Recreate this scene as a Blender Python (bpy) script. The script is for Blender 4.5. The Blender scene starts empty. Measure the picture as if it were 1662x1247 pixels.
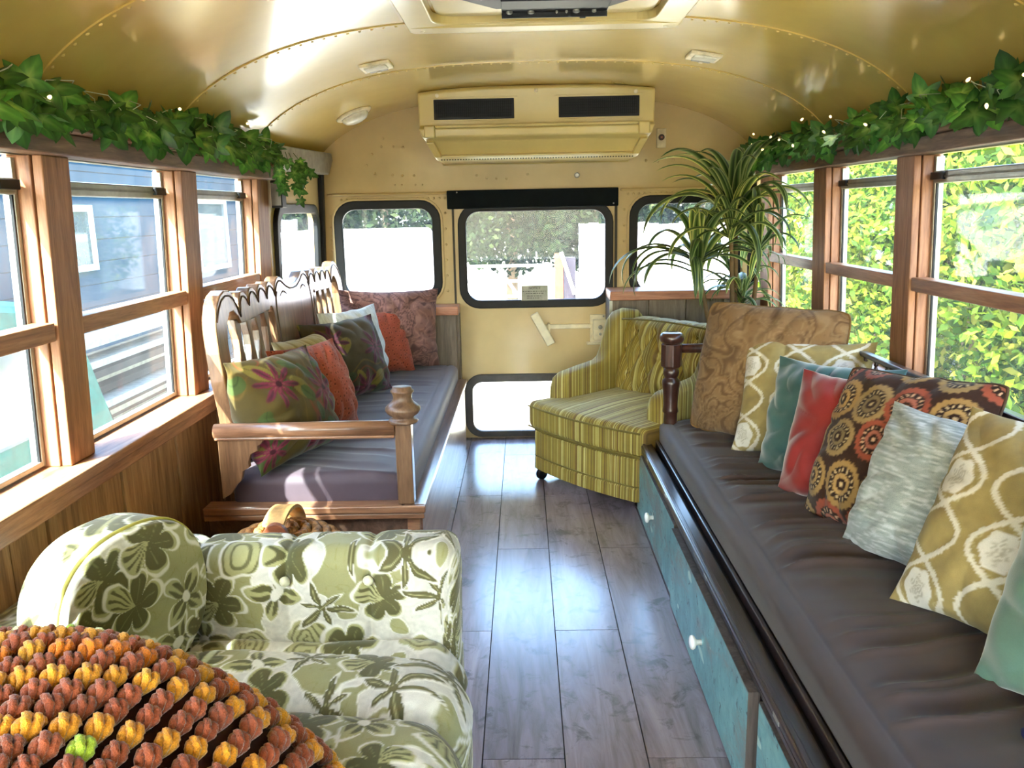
import bpy, bmesh, math, random
import numpy as np
from mathutils import Matrix, Vector
pi = math.pi
random.seed(7)
rng = np.random.default_rng(7)
scene = bpy.context.scene
COL = scene.collection

# ------------------------------------------------------------------ camera
cam = bpy.data.cameras.new('camera')
cam.sensor_width = 36.0
cam.lens = 36.0 * 1345.0 / 1662.0
cam.clip_start = 0.02
cam.clip_end = 200
camo = bpy.data.objects.new('camera', cam)
COL.objects.link(camo)
_Y = Vector((17.0, 283.5, -1345.0)).normalized()
_a = Vector((1.0, 0.02, 0.0))
_X = (_a - _a.dot(_Y) * _Y).normalized()
_Z = _X.cross(_Y)
_M = Matrix((_X, _Y, _Z)).to_4x4()          # camera axes seen from the bus axes
camo.matrix_world = Matrix.Translation((-0.07, 0, 1.21)) @ _M
scene.camera = camo

# ------------------------------------------------------------------ sky, sun, exposure
world = bpy.data.worlds.new('sky')
scene.world = world
world.use_nodes = True
wn = world.node_tree
wn.nodes.clear()
wo = wn.nodes.new('ShaderNodeOutputWorld')
wb = wn.nodes.new('ShaderNodeBackground')
sky = wn.nodes.new('ShaderNodeTexSky')
sky.sky_type = 'NISHITA'
sky.sun_disc = False
sky.sun_elevation = math.radians(43.5)
sky.sun_rotation = math.radians(206)
sky.dust_density = 2.5
wb.inputs['Strength'].default_value = 0.85
wn.links.new(sky.outputs[0], wb.inputs[0])
wn.links.new(wb.outputs[0], wo.inputs[0])
sl = bpy.data.lights.new('sun', 'SUN')
sl.energy = 11.0
sl.angle = math.radians(0.6)
sl.color = (1.0, 0.93, 0.80)
so = bpy.data.objects.new('sun', sl)
so.rotation_mode = 'QUATERNION'
so.rotation_quaternion = Vector((1.0, 1.8, -1.95)).to_track_quat('-Z', 'Y')
so.location = (-4, -8, 12)
COL.objects.link(so)
scene.view_settings.view_transform = 'Standard'
scene.view_settings.look = 'None'
scene.view_settings.gamma = 1.0
scene.view_settings.use_curve_mapping = False
scene.view_settings.exposure = 2.3
scene.cycles.max_bounces = 10
scene.cycles.diffuse_bounces = 6
scene.cycles.glossy_bounces = 4
scene.cycles.transparent_max_bounces = 24
scene.cycles.caustics_reflective = False
scene.cycles.caustics_refractive = False
scene.cycles.sample_clamp_indirect = 8.0

# ------------------------------------------------------------------ helpers
def lin(c):
    c = np.asarray(c, float)
    return np.where(c <= 0.04045, c / 12.92, ((c + 0.055) / 1.055) ** 2.4)

def hexc(h):
    h = h.lstrip('#')
    return np.array([int(h[i:i + 2], 16) / 255 for i in (0, 2, 4)])

def rgba(h):
    return tuple(lin(hexc(h))) + (1.0,)

MATS = {}
class NT:
    def __init__(s, name):
        s.m = bpy.data.materials.new(name)
        s.m.use_nodes = True
        s.t = s.m.node_tree
        s.t.nodes.clear()
        s.o = s.n('OutputMaterial')
        s.p = s.n('BsdfPrincipled')
        s.l(s.p.outputs[0], s.o.inputs[0])
        s.tc = s.n('TexCoord')
    def n(s, k, **kw):
        nd = s.t.nodes.new('ShaderNode' + k)
        for a, v in kw.items():
            setattr(nd, a, v)
        return nd
    def l(s, a, b):
        s.t.links.new(a, b)
    def noise(s, vec, scale, detail=4, rough=.6, dist=0.0):
        t = s.n('TexNoise')
        t.inputs['Scale'].default_value = scale
        t.inputs['Detail'].default_value = detail
        t.inputs['Roughness'].default_value = rough
        t.inputs['Distortion'].default_value = dist
        s.l(vec, t.inputs['Vector'])
        return t.outputs['Fac']
    def ramp(s, fac, stops, interp='LINEAR'):
        r = s.n('ValToRGB')
        cr = r.color_ramp
        cr.interpolation = interp
        while len(cr.elements) < len(stops):
            cr.elements.new(0.5)
        for e, (p, c) in zip(cr.elements, stops):
            e.position = p
            e.color = c if not isinstance(c, str) else rgba(c)
        s.l(fac, r.inputs[0])
        return r.outputs[0]
    def mapping(s, vec, scale=(1, 1, 1), rot=(0, 0, 0), per_object=True):
        v = vec
        if per_object:
            oi = s.n('ObjectInfo')
            mm = s.n('VectorMath', operation='SCALE')
            mm.inputs[0].default_value = (13.7, 7.3, 5.1)
            s.l(oi.outputs['Random'], mm.inputs['Scale'])
            ad = s.n('VectorMath', operation='ADD')
            s.l(vec, ad.inputs[0]); s.l(mm.outputs[0], ad.inputs[1])
            v = ad.outputs[0]
        m = s.n('Mapping')
        m.inputs['Scale'].default_value = scale
        m.inputs['Rotation'].default_value = rot
        s.l(v, m.inputs['Vector'])
        return m.outputs[0]
    def mix(s, fac, a, b, mode='MIX'):
        m = s.n('Mix', data_type='RGBA', blend_type=mode)
        for sock, v in ((m.inputs[0], fac), (m.inputs[6], a), (m.inputs[7], b)):
            if hasattr(v, 'is_linked') or hasattr(v, 'links'):
                s.l(v, sock)
            elif isinstance(v, str):
                sock.default_value = rgba(v)
            else:
                sock.default_value = v
        return m.outputs[2]
    def bump(s, h, strength=.3, dist=.005):
        b = s.n('Bump')
        b.inputs['Strength'].default_value = strength
        b.inputs['Distance'].default_value = dist
        s.l(h, b.inputs['Height'])
        s.l(b.outputs[0], s.p.inputs['Normal'])
    def set(s, **kw):
        for k, v in kw.items():
            s.p.inputs[k.replace('_', ' ')].default_value = v

def plain(name, c, rough=.5, metal=0., nscale=20, namt=.12, bump=0., bscale=200, spec=.5, coat=0., sheen=0., em=0.):
    if name in MATS:
        return MATS[name]
    s = NT(name)
    v = s.tc.outputs['Object']
    f = s.noise(v, nscale)
    c1 = hexc(c)
    a = tuple(lin(np.clip(c1 * (1 - namt), 0, 1))) + (1,)
    b = tuple(lin(np.clip(c1 * (1 + namt), 0, 1))) + (1,)
    s.l(s.ramp(f, [(.3, a), (.7, b)]), s.p.inputs['Base Color'])
    s.set(Roughness=rough, Metallic=metal)
    s.p.inputs['Specular IOR Level'].default_value = spec
    s.p.inputs['Coat Weight'].default_value = coat
    s.p.inputs['Coat Roughness'].default_value = .1
    s.p.inputs['Sheen Weight'].default_value = sheen
    if bump:
        s.bump(s.noise(v, bscale, 3), bump, .002)
    if em:
        s.p.inputs['Emission Color'].default_value = rgba(c)
        s.p.inputs['Emission Strength'].default_value = em
    MATS[name] = s.m
    return s.m

def wood(name, dark, mid, light, axis='z', rough=.5, coat=0., scale=1.0, bump=.15, knots=True):
    if name in MATS:
        return MATS[name]
    s = NT(name)
    sc = {'x': (1.2, 14, 14), 'y': (14, 1.2, 14), 'z': (14, 14, 1.2)}[axis]
    v = s.mapping(s.tc.outputs['Object'], tuple(q * scale for q in sc))
    g = s.noise(v, 2.2, 6, .62, .9)
    c = s.ramp(g, [(.28, dark), (.5, mid), (.72, light)])
    v2 = s.mapping(s.tc.outputs['Object'], tuple(q * 9 * scale for q in sc))
    f = s.noise(v2, 1.5, 3)
    c = s.mix(.35, c, s.ramp(f, [(.35, (0.35, .35, .35, 1)), (.6, (1, 1, 1, 1))]), 'MULTIPLY')
    s.l(c, s.p.inputs['Base Color'])
    s.set(Roughness=rough)
    s.p.inputs['Coat Weight'].default_value = coat
    s.p.inputs['Coat Roughness'].default_value = .15
    s.bump(f, bump, .002)
    MATS[name] = s.m
    return s.m

def attr_mat(name, rough=.8, sheen=0., weave=900, wamt=.25, bump=.25, spec=.3, fuzz=0.):
    if name in MATS:
        return MATS[name]
    s = NT(name)
    a = s.n('Attribute', attribute_name='Col')
    v = s.tc.outputs['Object']
    f = s.noise(v, weave, 2)
    f2 = s.noise(v, 25, 4)
    c = s.mix(wamt, a.outputs['Color'], s.ramp(f, [(.3, (.35, .35, .35, 1)), (.65, (1, 1, 1, 1))]), 'MULTIPLY')
    c = s.mix(.25, c, s.ramp(f2, [(.3, (.6, .6, .6, 1)), (.7, (1, 1, 1, 1))]), 'MULTIPLY')
    s.l(c, s.p.inputs['Base Color'])
    s.set(Roughness=rough)
    s.p.inputs['Specular IOR Level'].default_value = spec
    s.p.inputs['Sheen Weight'].default_value = sheen
    s.p.inputs['Sheen Roughness'].default_value = .4
    s.bump(f, bump, .002)
    MATS[name] = s.m
    return s.m

def glass(name='window_glass', tint=(.93, .97, .96, 1), haze=.03):
    if name in MATS:
        return MATS[name]
    s = NT(name)
    s.t.nodes.remove(s.p)
    tr = s.n('BsdfTransparent'); tr.inputs[0].default_value = tint
    gl = s.n('BsdfGlossy'); gl.inputs['Roughness'].default_value = .02
    lw = s.n('LayerWeight'); lw.inputs[0].default_value = .5
    pw_ = s.n('Math', operation='POWER'); pw_.inputs[1].default_value = 5.0; s.l(lw.outputs['Facing'], pw_.inputs[0])
    fr = s.n('Math', operation='MULTIPLY_ADD'); fr.inputs[1].default_value = .35; fr.inputs[2].default_value = .014; s.l(pw_.outputs[0], fr.inputs[0])
    mx = s.n('MixShader'); s.l(fr.outputs[0], mx.inputs[0]); s.l(tr.outputs[0], mx.inputs[1]); s.l(gl.outputs[0], mx.inputs[2])
    df = s.n('BsdfTranslucent'); df.inputs[0].default_value = (.9, .95, 1, 1)
    f = s.noise(s.tc.outputs['Object'], 6, 5)
    mm = s.n('Math', operation='MULTIPLY'); mm.inputs[1].default_value = haze * 2
    s.l(f, mm.inputs[0])
    m2 = s.n('MixShader'); s.l(mm.outputs[0], m2.inputs[0]); s.l(mx.outputs[0], m2.inputs[1]); s.l(df.outputs[0], m2.inputs[2])
    s.l(m2.outputs[0], s.o.inputs[0])
    MATS[name] = s.m
    return s.m

OFF = {}
def off(o):
    return OFF.get(o.name, Vector((0, 0, 0)))

def tag(o, label=None, cat=None, group=None, kind=None):
    if label: o['label'] = label
    if cat: o['category'] = cat
    if group: o['group'] = group
    if kind: o['kind'] = kind
    return o

def thing(name, label, cat, loc=(0, 0, 0), group=None, kind=None, mat=None):
    o = bpy.data.objects.new(name, None)
    o.empty_display_size = .05
    COL.objects.link(o)
    if mat is not None:
        o.matrix_world = mat
        OFF[o.name] = None
    else:
        o.location = loc
        OFF[o.name] = Vector(loc)
    return tag(o, label, cat, group, kind)

def mesh_obj(name, V, F, mat, parent=None, smooth=False, bevel=0, col=None, seg=2):
    """V in bus coordinates (or in the parent's own when it is a posed thing)"""
    V = np.asarray(V, float)
    if parent is None:
        lo, hi = V.min(0), V.max(0)
        base = Vector(((lo[0] + hi[0]) / 2, (lo[1] + hi[1]) / 2, lo[2]))
    else:
        base = OFF.get(parent.name)
        if base is None:
            base = Vector((0, 0, 0))
            local = True
    Vl = V - np.array(base)
    me = bpy.data.meshes.new(name)
    me.from_pydata(Vl.tolist(), [], [tuple(int(i) for i in f) for f in F])
    me.update()
    if smooth:
        me.polygons.foreach_set('use_smooth', np.ones(len(me.polygons), bool))
    if col is not None:
        at = me.color_attributes.new('Col', 'FLOAT_COLOR', 'POINT')
        c4 = np.ones((len(V), 4), np.float32)
        c4[:, :3] = lin(np.clip(col, 0, 1))
        at.data.foreach_set('color', c4.ravel())
    if mat is not None:
        me.materials.append(mat)
    o = bpy.data.objects.new(name, me)
    COL.objects.link(o)
    if parent is None:
        o.location = base
        OFF[o.name] = base
    else:
        o.parent = parent
        OFF[o.name] = OFF.get(parent.name)
    if bevel:
        b = o.modifiers.new('bevel', 'BEVEL')
        b.width = bevel
        b.segments = seg
        b.limit_method = 'ANGLE'
        b.harden_normals = False
    return o

class MB:
    def __init__(s, fn=None):
        s.V, s.F, s.C, s.fn = [], [], [], fn
    def add(s, V, F, c=None):
        b = len(s.V)
        s.V += [tuple(p) for p in V]
        s.F += [tuple(i + b for i in f) for f in F]
        if c is not None:
            s.C += [tuple(c)] * len(V) if np.ndim(c) == 1 else [tuple(q) for q in c]
        return s
    def box(s, x0, x1, y0, y1, z0, z1, c=None):
        V = [(x, y, z) for x in (x0, x1) for y in (y0, y1) for z in (z0, z1)]
        F = [(0, 1, 3, 2), (4, 6, 7, 5), (0, 4, 5, 1), (2, 3, 7, 6), (0, 2, 6, 4), (1, 5, 7, 3)]
        return s.add(V, F, c)
    def tube(s, pts, r, n=8, cap=True, c=None):
        pts = [Vector(p) for p in pts]
        rs = r if isinstance(r, (list, tuple)) else [r] * len(pts)
        V, F = [], []
        prev = None
        for i, p in enumerate(pts):
            d = (pts[min(i + 1, len(pts) - 1)] - pts[max(i - 1, 0)]).normalized()
            up = Vector((0, 0, 1)) if abs(d.z) < .9 else Vector((1, 0, 0))
            if prev is not None:
                a = (prev - prev.dot(d) * d)
                a = a.normalized() if a.length > 1e-5 else d.cross(up).normalized()
            else:
                a = d.cross(up).normalized()
            prev = a
            b = d.cross(a)
            for k in range(n):
                t = 2 * pi * k / n
                V.append(p + (a * math.cos(t) + b * math.sin(t)) * rs[i])
        for i in range(len(pts) - 1):
            for k in range(n):
                F.append((i * n + k, i * n + (k + 1) % n, (i + 1) * n + (k + 1) % n, (i + 1) * n + k))
        if cap:
            F.append(tuple(range(n - 1, -1, -1)))
            F.append(tuple((len(pts) - 1) * n + k for k in range(n)))
        return s.add(V, F, c)
    def lathe(s, prof, cx, cy, n=20, c=None, rot=None):
        """prof: (radius, z) list, revolved about the vertical at cx, cy"""
        V, F = [], []
        for r, z in prof:
            for k in range(n):
                t = 2 * pi * k / n
                V.append((cx + r * math.cos(t), cy + r * math.sin(t), z))
        m = len(prof)
        for i in range(m - 1):
            for k in range(n):
                F.append((i * n + k, i * n + (k + 1) % n, (i + 1) * n + (k + 1) % n, (i + 1) * n + k))
        F.append(tuple(range(n - 1, -1, -1)))
        F.append(tuple((m - 1) * n + k for k in range(n)))
        if rot is not None:
            V = [tuple(rot @ Vector(p)) for p in V]
        return s.add(V, F, c)
    def build(s, name, mat, parent=None, smooth=False, bevel=0, seg=2):
        V = [s.fn(*p) for p in s.V] if s.fn else s.V
        F = s.F
        return mesh_obj(name, V, F, mat, parent, smooth, bevel, np.array(s.C) if s.C else None, seg)

def plate(loops, depth, plane, at, bevel=0.0, fn=None):
    """a flat plate cut from 2-D loops (first = outline, others = holes). plane 'xz' -> y=at.., 'yz' -> x=at.., 'xy' -> z=at..; returns V, F"""
    cu = bpy.data.curves.new('tmp', 'CURVE')
    cu.dimensions = '2D'
    cu.fill_mode = 'BOTH'
    cu.extrude = depth / 2
    cu.bevel_depth = bevel
    cu.bevel_resolution = 1
    for lp in loops:
        sp = cu.splines.new('POLY')
        sp.points.add(len(lp) - 1)
        for p, q in zip(sp.points, lp):
            p.co = (q[0], q[1], 0, 1)
        sp.use_cyclic_u = True
    ob = bpy.data.objects.new('tmp', cu)
    COL.objects.link(ob)
    dg = bpy.context.evaluated_depsgraph_get()
    me = bpy.data.meshes.new_from_object(ob.evaluated_get(dg))
    V = np.array([tuple(v.co) for v in me.vertices])
    F = [tuple(p.vertices) for p in me.polygons]
    bpy.data.objects.remove(ob)
    bpy.data.curves.remove(cu)
    bpy.data.meshes.remove(me)
    # weld
    key = {}
    remap = np.zeros(len(V), int)
    out = []
    for i, p in enumerate(np.round(V, 5)):
        k = tuple(p)
        if k not in key:
            key[k] = len(out)
            out.append(V[i])
        remap[i] = key[k]
    V = np.array(out)
    F2 = []
    for f in F:
        g = []
        for i in f:
            j = int(remap[i])
            if j not in g:
                g.append(j)
        if len(g) > 2:
            F2.append(tuple(g))
    if plane == 'xz':
        V = np.stack([V[:, 0], at + depth / 2 + V[:, 2], V[:, 1]], 1)
    elif plane == 'yz':
        V = np.stack([at + depth / 2 + V[:, 2], V[:, 0], V[:, 1]], 1)
    else:
        V = np.stack([V[:, 0], V[:, 1], at + depth / 2 + V[:, 2]], 1)
    if fn:
        V = np.array([fn(*p) for p in V])
    return V, F2

def rrect(a0, a1, b0, b1, r, n=6):
    pts = []
    for cx, cy, t0 in ((a1 - r, b0 + r, -pi / 2), (a1 - r, b1 - r, 0), (a0 + r, b1 - r, pi / 2), (a0 + r, b0 + r, pi)):
        for k in range(n + 1):
            t = t0 + pi / 2 * k / n
            pts.append((cx + r * math.cos(t), cy + r * math.sin(t)))
    return pts

def rbox(hx, hy, hz, r, nx, ny, nz, ne=5):
    """closed rounded box as a dense quad grid; returns V, F, N"""
    def lin_(h, n):
        a = np.linspace(-(h - r), h - r, max(n, 2))
        e = r * np.tan(np.linspace(-pi / 4, 0, ne))[:-1]
        # points beyond the inner box, spaced so that the rounding is even
        lo = -(h - r) + e
        return np.concatenate([lo, a, -lo[::-1]])
    ax = [lin_(hx, nx), lin_(hy, ny), lin_(hz, nz)]
    h = np.array([hx, hy, hz])
    key, V, F = {}, [], []
    def vid(p):
        k = (round(p[0], 6), round(p[1], 6), round(p[2], 6))
        if k not in key:
            key[k] = len(V)
            V.append(p)
        return key[k]
    for d in range(3):
        a, b = (d + 1) % 3, (d + 2) % 3
        A, B = ax[a], ax[b]
        for sg in (-1, 1):
            ids = np.zeros((len(A), len(B)), int)
            for i, p in enumerate(A):
                for j, q in enumerate(B):
                    v = [0, 0, 0]
                    v[d] = sg * h[d]; v[a] = p; v[b] = q
                    ids[i, j] = vid(v)
            for i in range(len(A) - 1):
                for j in range(len(B) - 1):
                    f = (ids[i, j], ids[i + 1, j], ids[i + 1, j + 1], ids[i, j + 1])
                    F.append(f if sg > 0 else f[::-1])
    P = np.array(V, float)
    Q = np.clip(P, -(h - r), h - r)
    D = P - Q
    L = np.linalg.norm(D, axis=1, keepdims=True)
    N = D / np.maximum(L, 1e-9)
    return Q + N * r, F, N

_lat = rng.random((512, 512))
def vnoise(x, y):
    x = np.asarray(x, float); y = np.asarray(y, float)
    xi = np.floor(x).astype(int); yi = np.floor(y).astype(int)
    fx = x - xi; fy = y - yi
    fx = fx * fx * (3 - 2 * fx); fy = fy * fy * (3 - 2 * fy)
    g = lambda a, b: _lat[a % 512, b % 512]
    return (g(xi, yi) * (1 - fx) * (1 - fy) + g(xi + 1, yi) * fx * (1 - fy) + g(xi, yi + 1) * (1 - fx) * fy + g(xi + 1, yi + 1) * fx * fy)
def fbm(x, y, o=3):
    r = 0; a = .5; t = 0
    for i in range(o):
        r = r + a * vnoise(x * 2 ** i + 17 * i, y * 2 ** i + 31 * i); t += a; a *= .5
    return r / t
def sst(a, b, x):
    t = np.clip((x - a) / (b - a), 0, 1)
    return t * t * (3 - 2 * t)
def mixc(base, c, m):
    return base * (1 - m[:, None]) + np.asarray(c)[None, :] * m[:, None]
# ================================================================== MATERIALS
CREAM = plain('cream_enamel_paint', '#cbb26e', rough=.30, nscale=3, namt=.05, bump=.04, bscale=60, coat=.5)
CREAM_WALL = plain('cream_wall_paint', '#c8b07c', rough=.38, nscale=3, namt=.05, bump=.05, bscale=60, coat=.25)
OAK = wood('red_cedar_trim', '#71482f', '#9b6a49', '#b68460', 'z', .55)
OAKY = wood('red_cedar_trim_long', '#744930', '#a06d4b', '#b98863', 'y', .5, .15)
WALN = wood('weathered_walnut_board', '#4c3527', '#76563f', '#927258', 'y', .6)
WAIN = wood('wainscot_plank_wood', '#7d5c40', '#ab8259', '#c29e70', 'z', .6)
BLACK = plain('black_rubber', '#0b0c11', rough=.5, namt=.2, spec=.3)
GREYM = plain('aluminium_frame', '#9a9a92', rough=.4, metal=.6, namt=.08)
GREYP = plain('grey_plastic', '#77756f', rough=.5)
GLASS = glass(haze=.012)
GLASSL = glass('dusty_side_glass', (.86, .95, .97, 1), .014)
PLANKM = None
def plank_mat():
    s = NT('laminate_plank')
    v = s.mapping(s.tc.outputs['Object'], (9, 1.1, 4))
    g = s.noise(v, 2.0, 7, .65, 1.2)
    c = s.ramp(g, [(.25, '#4a4145'), (.40, '#7d7178'), (.58, '#998e9b'), (.8, '#b1a7b0')])  # lavender tint in these stops stands in for sky reflected off the planks
    oi = s.n('ObjectInfo')
    tone = s.ramp(oi.outputs['Random'], [(0, (.72, .72, .74, 1)), (1, (1.05, 1.0, .97, 1))])
    c = s.mix(1.0, c, tone, 'MULTIPLY')
    v2 = s.mapping(s.tc.outputs['Object'], (5, 5, 5))
    st = s.noise(v2, 2.5, 6, .7, .6)
    c = s.mix(s.ramp(st, [(.54, (0, 0, 0, 1)), (.66, (.75, .75, .75, 1))]), c, '#3b3230')
    s.l(c, s.p.inputs['Base Color'])
    s.set(Roughness=.30)
    s.p.inputs['Specular IOR Level'].default_value = .6
    s.p.inputs['Coat Weight'].default_value = 1.0
    s.p.inputs['Coat Roughness'].default_value = .2
    s.bump(s.noise(s.mapping(s.tc.outputs['Object'], (60, 5, 5)), 3, 4), .12, .002)
    return s.m
PLANKM = plank_mat()

# ================================================================== FLOOR
Y0, Y1 = -2.6, 4.35
fl = MB().box(-1.16, 1.16, Y0, Y1 + .03, -.06, -.008).build('floor', plain('sub_floor', '#2a2522', .8))
tag(fl, 'weathered grey brown laminate plank floor of the bus aisle', 'floor', kind='structure')
pw, pl_ = .1855, 1.18
plk = {}
for k in range(-6, 6):
    x0 = .005 + pw * k
    x1 = x0 + pw
    x0c, x1c = max(x0, -1.115), min(x1, 1.115)
    ys = (2.83 if k % 2 == 1 else 2.23) - pl_ * 6
    while ys < Y1:
        a, b = max(ys, Y0), min(ys + pl_, Y1)
        ys += pl_
        if b - a < .05:
            continue
        g = .0014
        w, l = round(x1c - x0c, 4), round(b - a, 4)
        if (w, l) not in plk:
            q = MB().box(-w / 2 + g, w / 2 - g, -l / 2 + g, l / 2 - g, -.008, 0)
            me = bpy.data.meshes.new('plank')
            me.from_pydata(q.V, [], q.F)
            me.materials.append(PLANKM)
            plk[(w, l)] = me
        o = bpy.data.objects.new('plank', plk[(w, l)])
        COL.objects.link(o)
        o.parent = fl
        o.location = Vector(((x0c + x1c) / 2, (a + b) / 2, 0)) - off(fl)

# ================================================================== SIDE WALLS
def X(z):
    return 1.12 - .035 * max(0.0, z - .65)
def side(s):
    return lambda d, y, z: (s * (X(z) + d), y, z)
posts = [(1.82 - .745 * k, 1.93 - .745 * k) for k in range(6, 0, -1)] + [(1.82, 1.93), (2.56, 2.68), (3.29, 3.43)]
for s, sd in ((-1, 'left'), (1, 'right')):
    f = side(s)
    pp = list(posts) + ([(4.05, 4.19)] if s > 0 else [])
    yend = 3.43 if s < 0 else 4.3
    w = MB(f).box(.05, .08, Y0, 4.38, -.06, .62).build('wall_' + sd, CREAM_WALL)
    tag(w, f'{sd} side wall of the bus below the windows', 'wall', kind='structure')
    if s < 0:
        y = .2
        i = 0
        while y < 3.45:
            wd = [.14, .19, .16, .21][i % 4]
            i += 1
            pk = MB(f).box(.022 + .004 * (i % 2), .05, y, y + wd - .007, .01, .584).build('wainscot_plank', WAIN, w, bevel=.002)
            y += wd
    # outside skin strip above the windows
    sk = MB(f).box(.03, .075, Y0, 4.38, 1.345, 1.53).build('upper_skin', CREAM_WALL, w)
    # sill
    t = MB(f)
    t.box(-.05, .075, Y0, yend, .622, .65)
    t.box(-.035, .02, Y0, yend, .585, .6215)
    t = t.build('trim_1' if s < 0 else 'trim_2', OAKY, bevel=.004)
    tag(t, f'reddish wooden window sill running along the {sd} wall', 'window sill', kind='structure')
    # header
    h = thing('trim_3' if s < 0 else 'trim_4', f'weathered wooden header beam above the {sd} windows', 'beam', (s * 1.08, 2, 1.34), kind='structure')
    MB(f).box(-.03, .05, Y0, yend, 1.345, 1.392).build('lower_fascia', WALN, h, bevel=.004)
    MB(f).box(-.055, .05, Y0, yend, 1.3925, 1.432).build('upper_fascia', WALN, h, bevel=.006)
    # posts
    for (a, b) in pp:
        p = thing('window_post', f'{sd} wooden window post between two bus windows' if False else
                  f'reddish wooden post on the {sd} wall, {["", "first", "second", "third", "fourth", "fifth", "sixth", "seventh", "eighth", "ninth", "tenth"][len(pp) - pp.index((a, b))]} from the rear of the bus', 'post', (s * 1.13, (a + b) / 2, .65), kind='structure',
                  )
        MB(f).box(0, .022, a, b, .65, 1.345).build('face_board', OAK, p, bevel=.003)
        MB(f).box(.0245, .085, a - .004, b + .004, .65, 1.345).build('jamb_board', OAK, p, bevel=.003)
    # windows
    edges = [(pp[i][1] + .004, pp[i + 1][0] - .004) for i in range(len(pp) - 1)]
    for i, (a, b) in enumerate(edges):
        nn = (i + 1) + (20 if s > 0 else 0)
        far = len(edges) - i
        o_ = ["", "rearmost", "second", "third", "fourth", "fifth", "sixth", "seventh", "eighth", "ninth"][far]
        wdw = thing('window_%d' % nn, f'{o_} two-pane bus window on the {sd} wall with a wooden middle rail', 'window', (s * 1.16, (a + b) / 2, .65), kind='structure')
        MB(f).box(.004, .055, a, b, .942, .984).build('middle_rail', OAKY, wdw, bevel=.003)
        fr = MB(f)
        fr.box(.056, .082, a, a + .014, .655, 1.34).box(.056, .082, b - .014, b, .655, 1.34)
        fr.box(.056, .080, a + .014, b - .014, .655, .668)
        fr.build('side_frame', GREYM, wdw, bevel=.002)
        MB(f).box(.050, .078, a + .014, b - .014, 1.262, 1.297).build('top_bar', GREYM, wdw, bevel=.004)
        MB(f).box(.046, .060, a + .014, b - .014, 1.277, 1.283).build('bar_ridge', GREYP, wdw)
        for (c0, c1) in ((a + .014, a + .045), (b - .085, b - .014)):
            MB(f).box(.040, .062, c0, c1, 1.272, 1.293).build('sash_latch', BLACK, wdw, bevel=.002)
        MB(f).box(.058, .064, a + .014, a + .020, .668, 1.262).box(.058, .064, b - .020, b - .014, .668, 1.262).build('rubber_seal', BLACK, wdw)
        gm = GLASSL if s < 0 else GLASS
        MB(f).box(.068, .071, a + .014, b - .014, .984, 1.262).build('upper_pane', gm, wdw)
        MB(f).box(.068, .071, a + .014, b - .014, .668, .984).build('lower_pane', gm, wdw)
        MB(f).box(.072, .075, a + .014, b - .014, 1.297, 1.34).build('top_pane', gm, wdw)

# rear left quarter panel with small window
fq = side(-1)
Vp, Fp = plate([[(3.43, 0), (4.35, 0), (4.35, 1.44), (3.43, 1.44)], rrect(3.52, 4.19, .80, 1.225, .07)], .03, 'yz', .005, fn=fq)
q = mesh_obj('wall_quarter', Vp, Fp, CREAM_WALL)
tag(q, 'cream metal quarter panel at the rear left corner of the bus', 'wall', kind='structure')
wq = thing('window_40', 'small rounded quarter window at the rear left corner', 'window', (-1.13, 3.85, .8), kind='structure')
Vp, Fp = plate([rrect(3.49, 4.22, .77, 1.25, .10), rrect(3.53, 4.18, .81, 1.215, .065)], .016, 'yz', -.012, .004, fn=fq)
mesh_obj('rubber_gasket', Vp, Fp, BLACK, wq, smooth=False)
Vp, Fp = plate([rrect(3.53, 4.18, .81, 1.215, .065)], .004, 'yz', .012, fn=fq)
mesh_obj('pane', Vp, Fp, GLASSL, wq)
g = MB(side(-1)).box(-.02, .01, 4.285, 4.325, .65, 1.42).build('trim_5', BLACK, bevel=.006)
tag(g, 'black rubber corner strip beside the rear left quarter window', 'seal', kind='structure')
g = MB(side(1)).box(-.03, .0, 4.24, 4.32, .81, 1.34).build('trim_6', BLACK, bevel=.006)
tag(g, 'black corner strip behind the tall striped plant', 'seal', kind='structure')
# grey drip cap on header end
Vp, Fp = plate([[(3.44, 1.392), (3.44, 1.475), (4.32, 1.50), (4.34, 1.47), (4.26, 1.405)]], .10, 'yz', -.055, .006, fn=side(-1))
o = mesh_obj('trim_7', Vp, Fp, plain('grey_cap', '#8d8880', .5))
tag(o, 'grey metal end cap above the rear left quarter window', 'trim', kind='structure')

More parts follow.
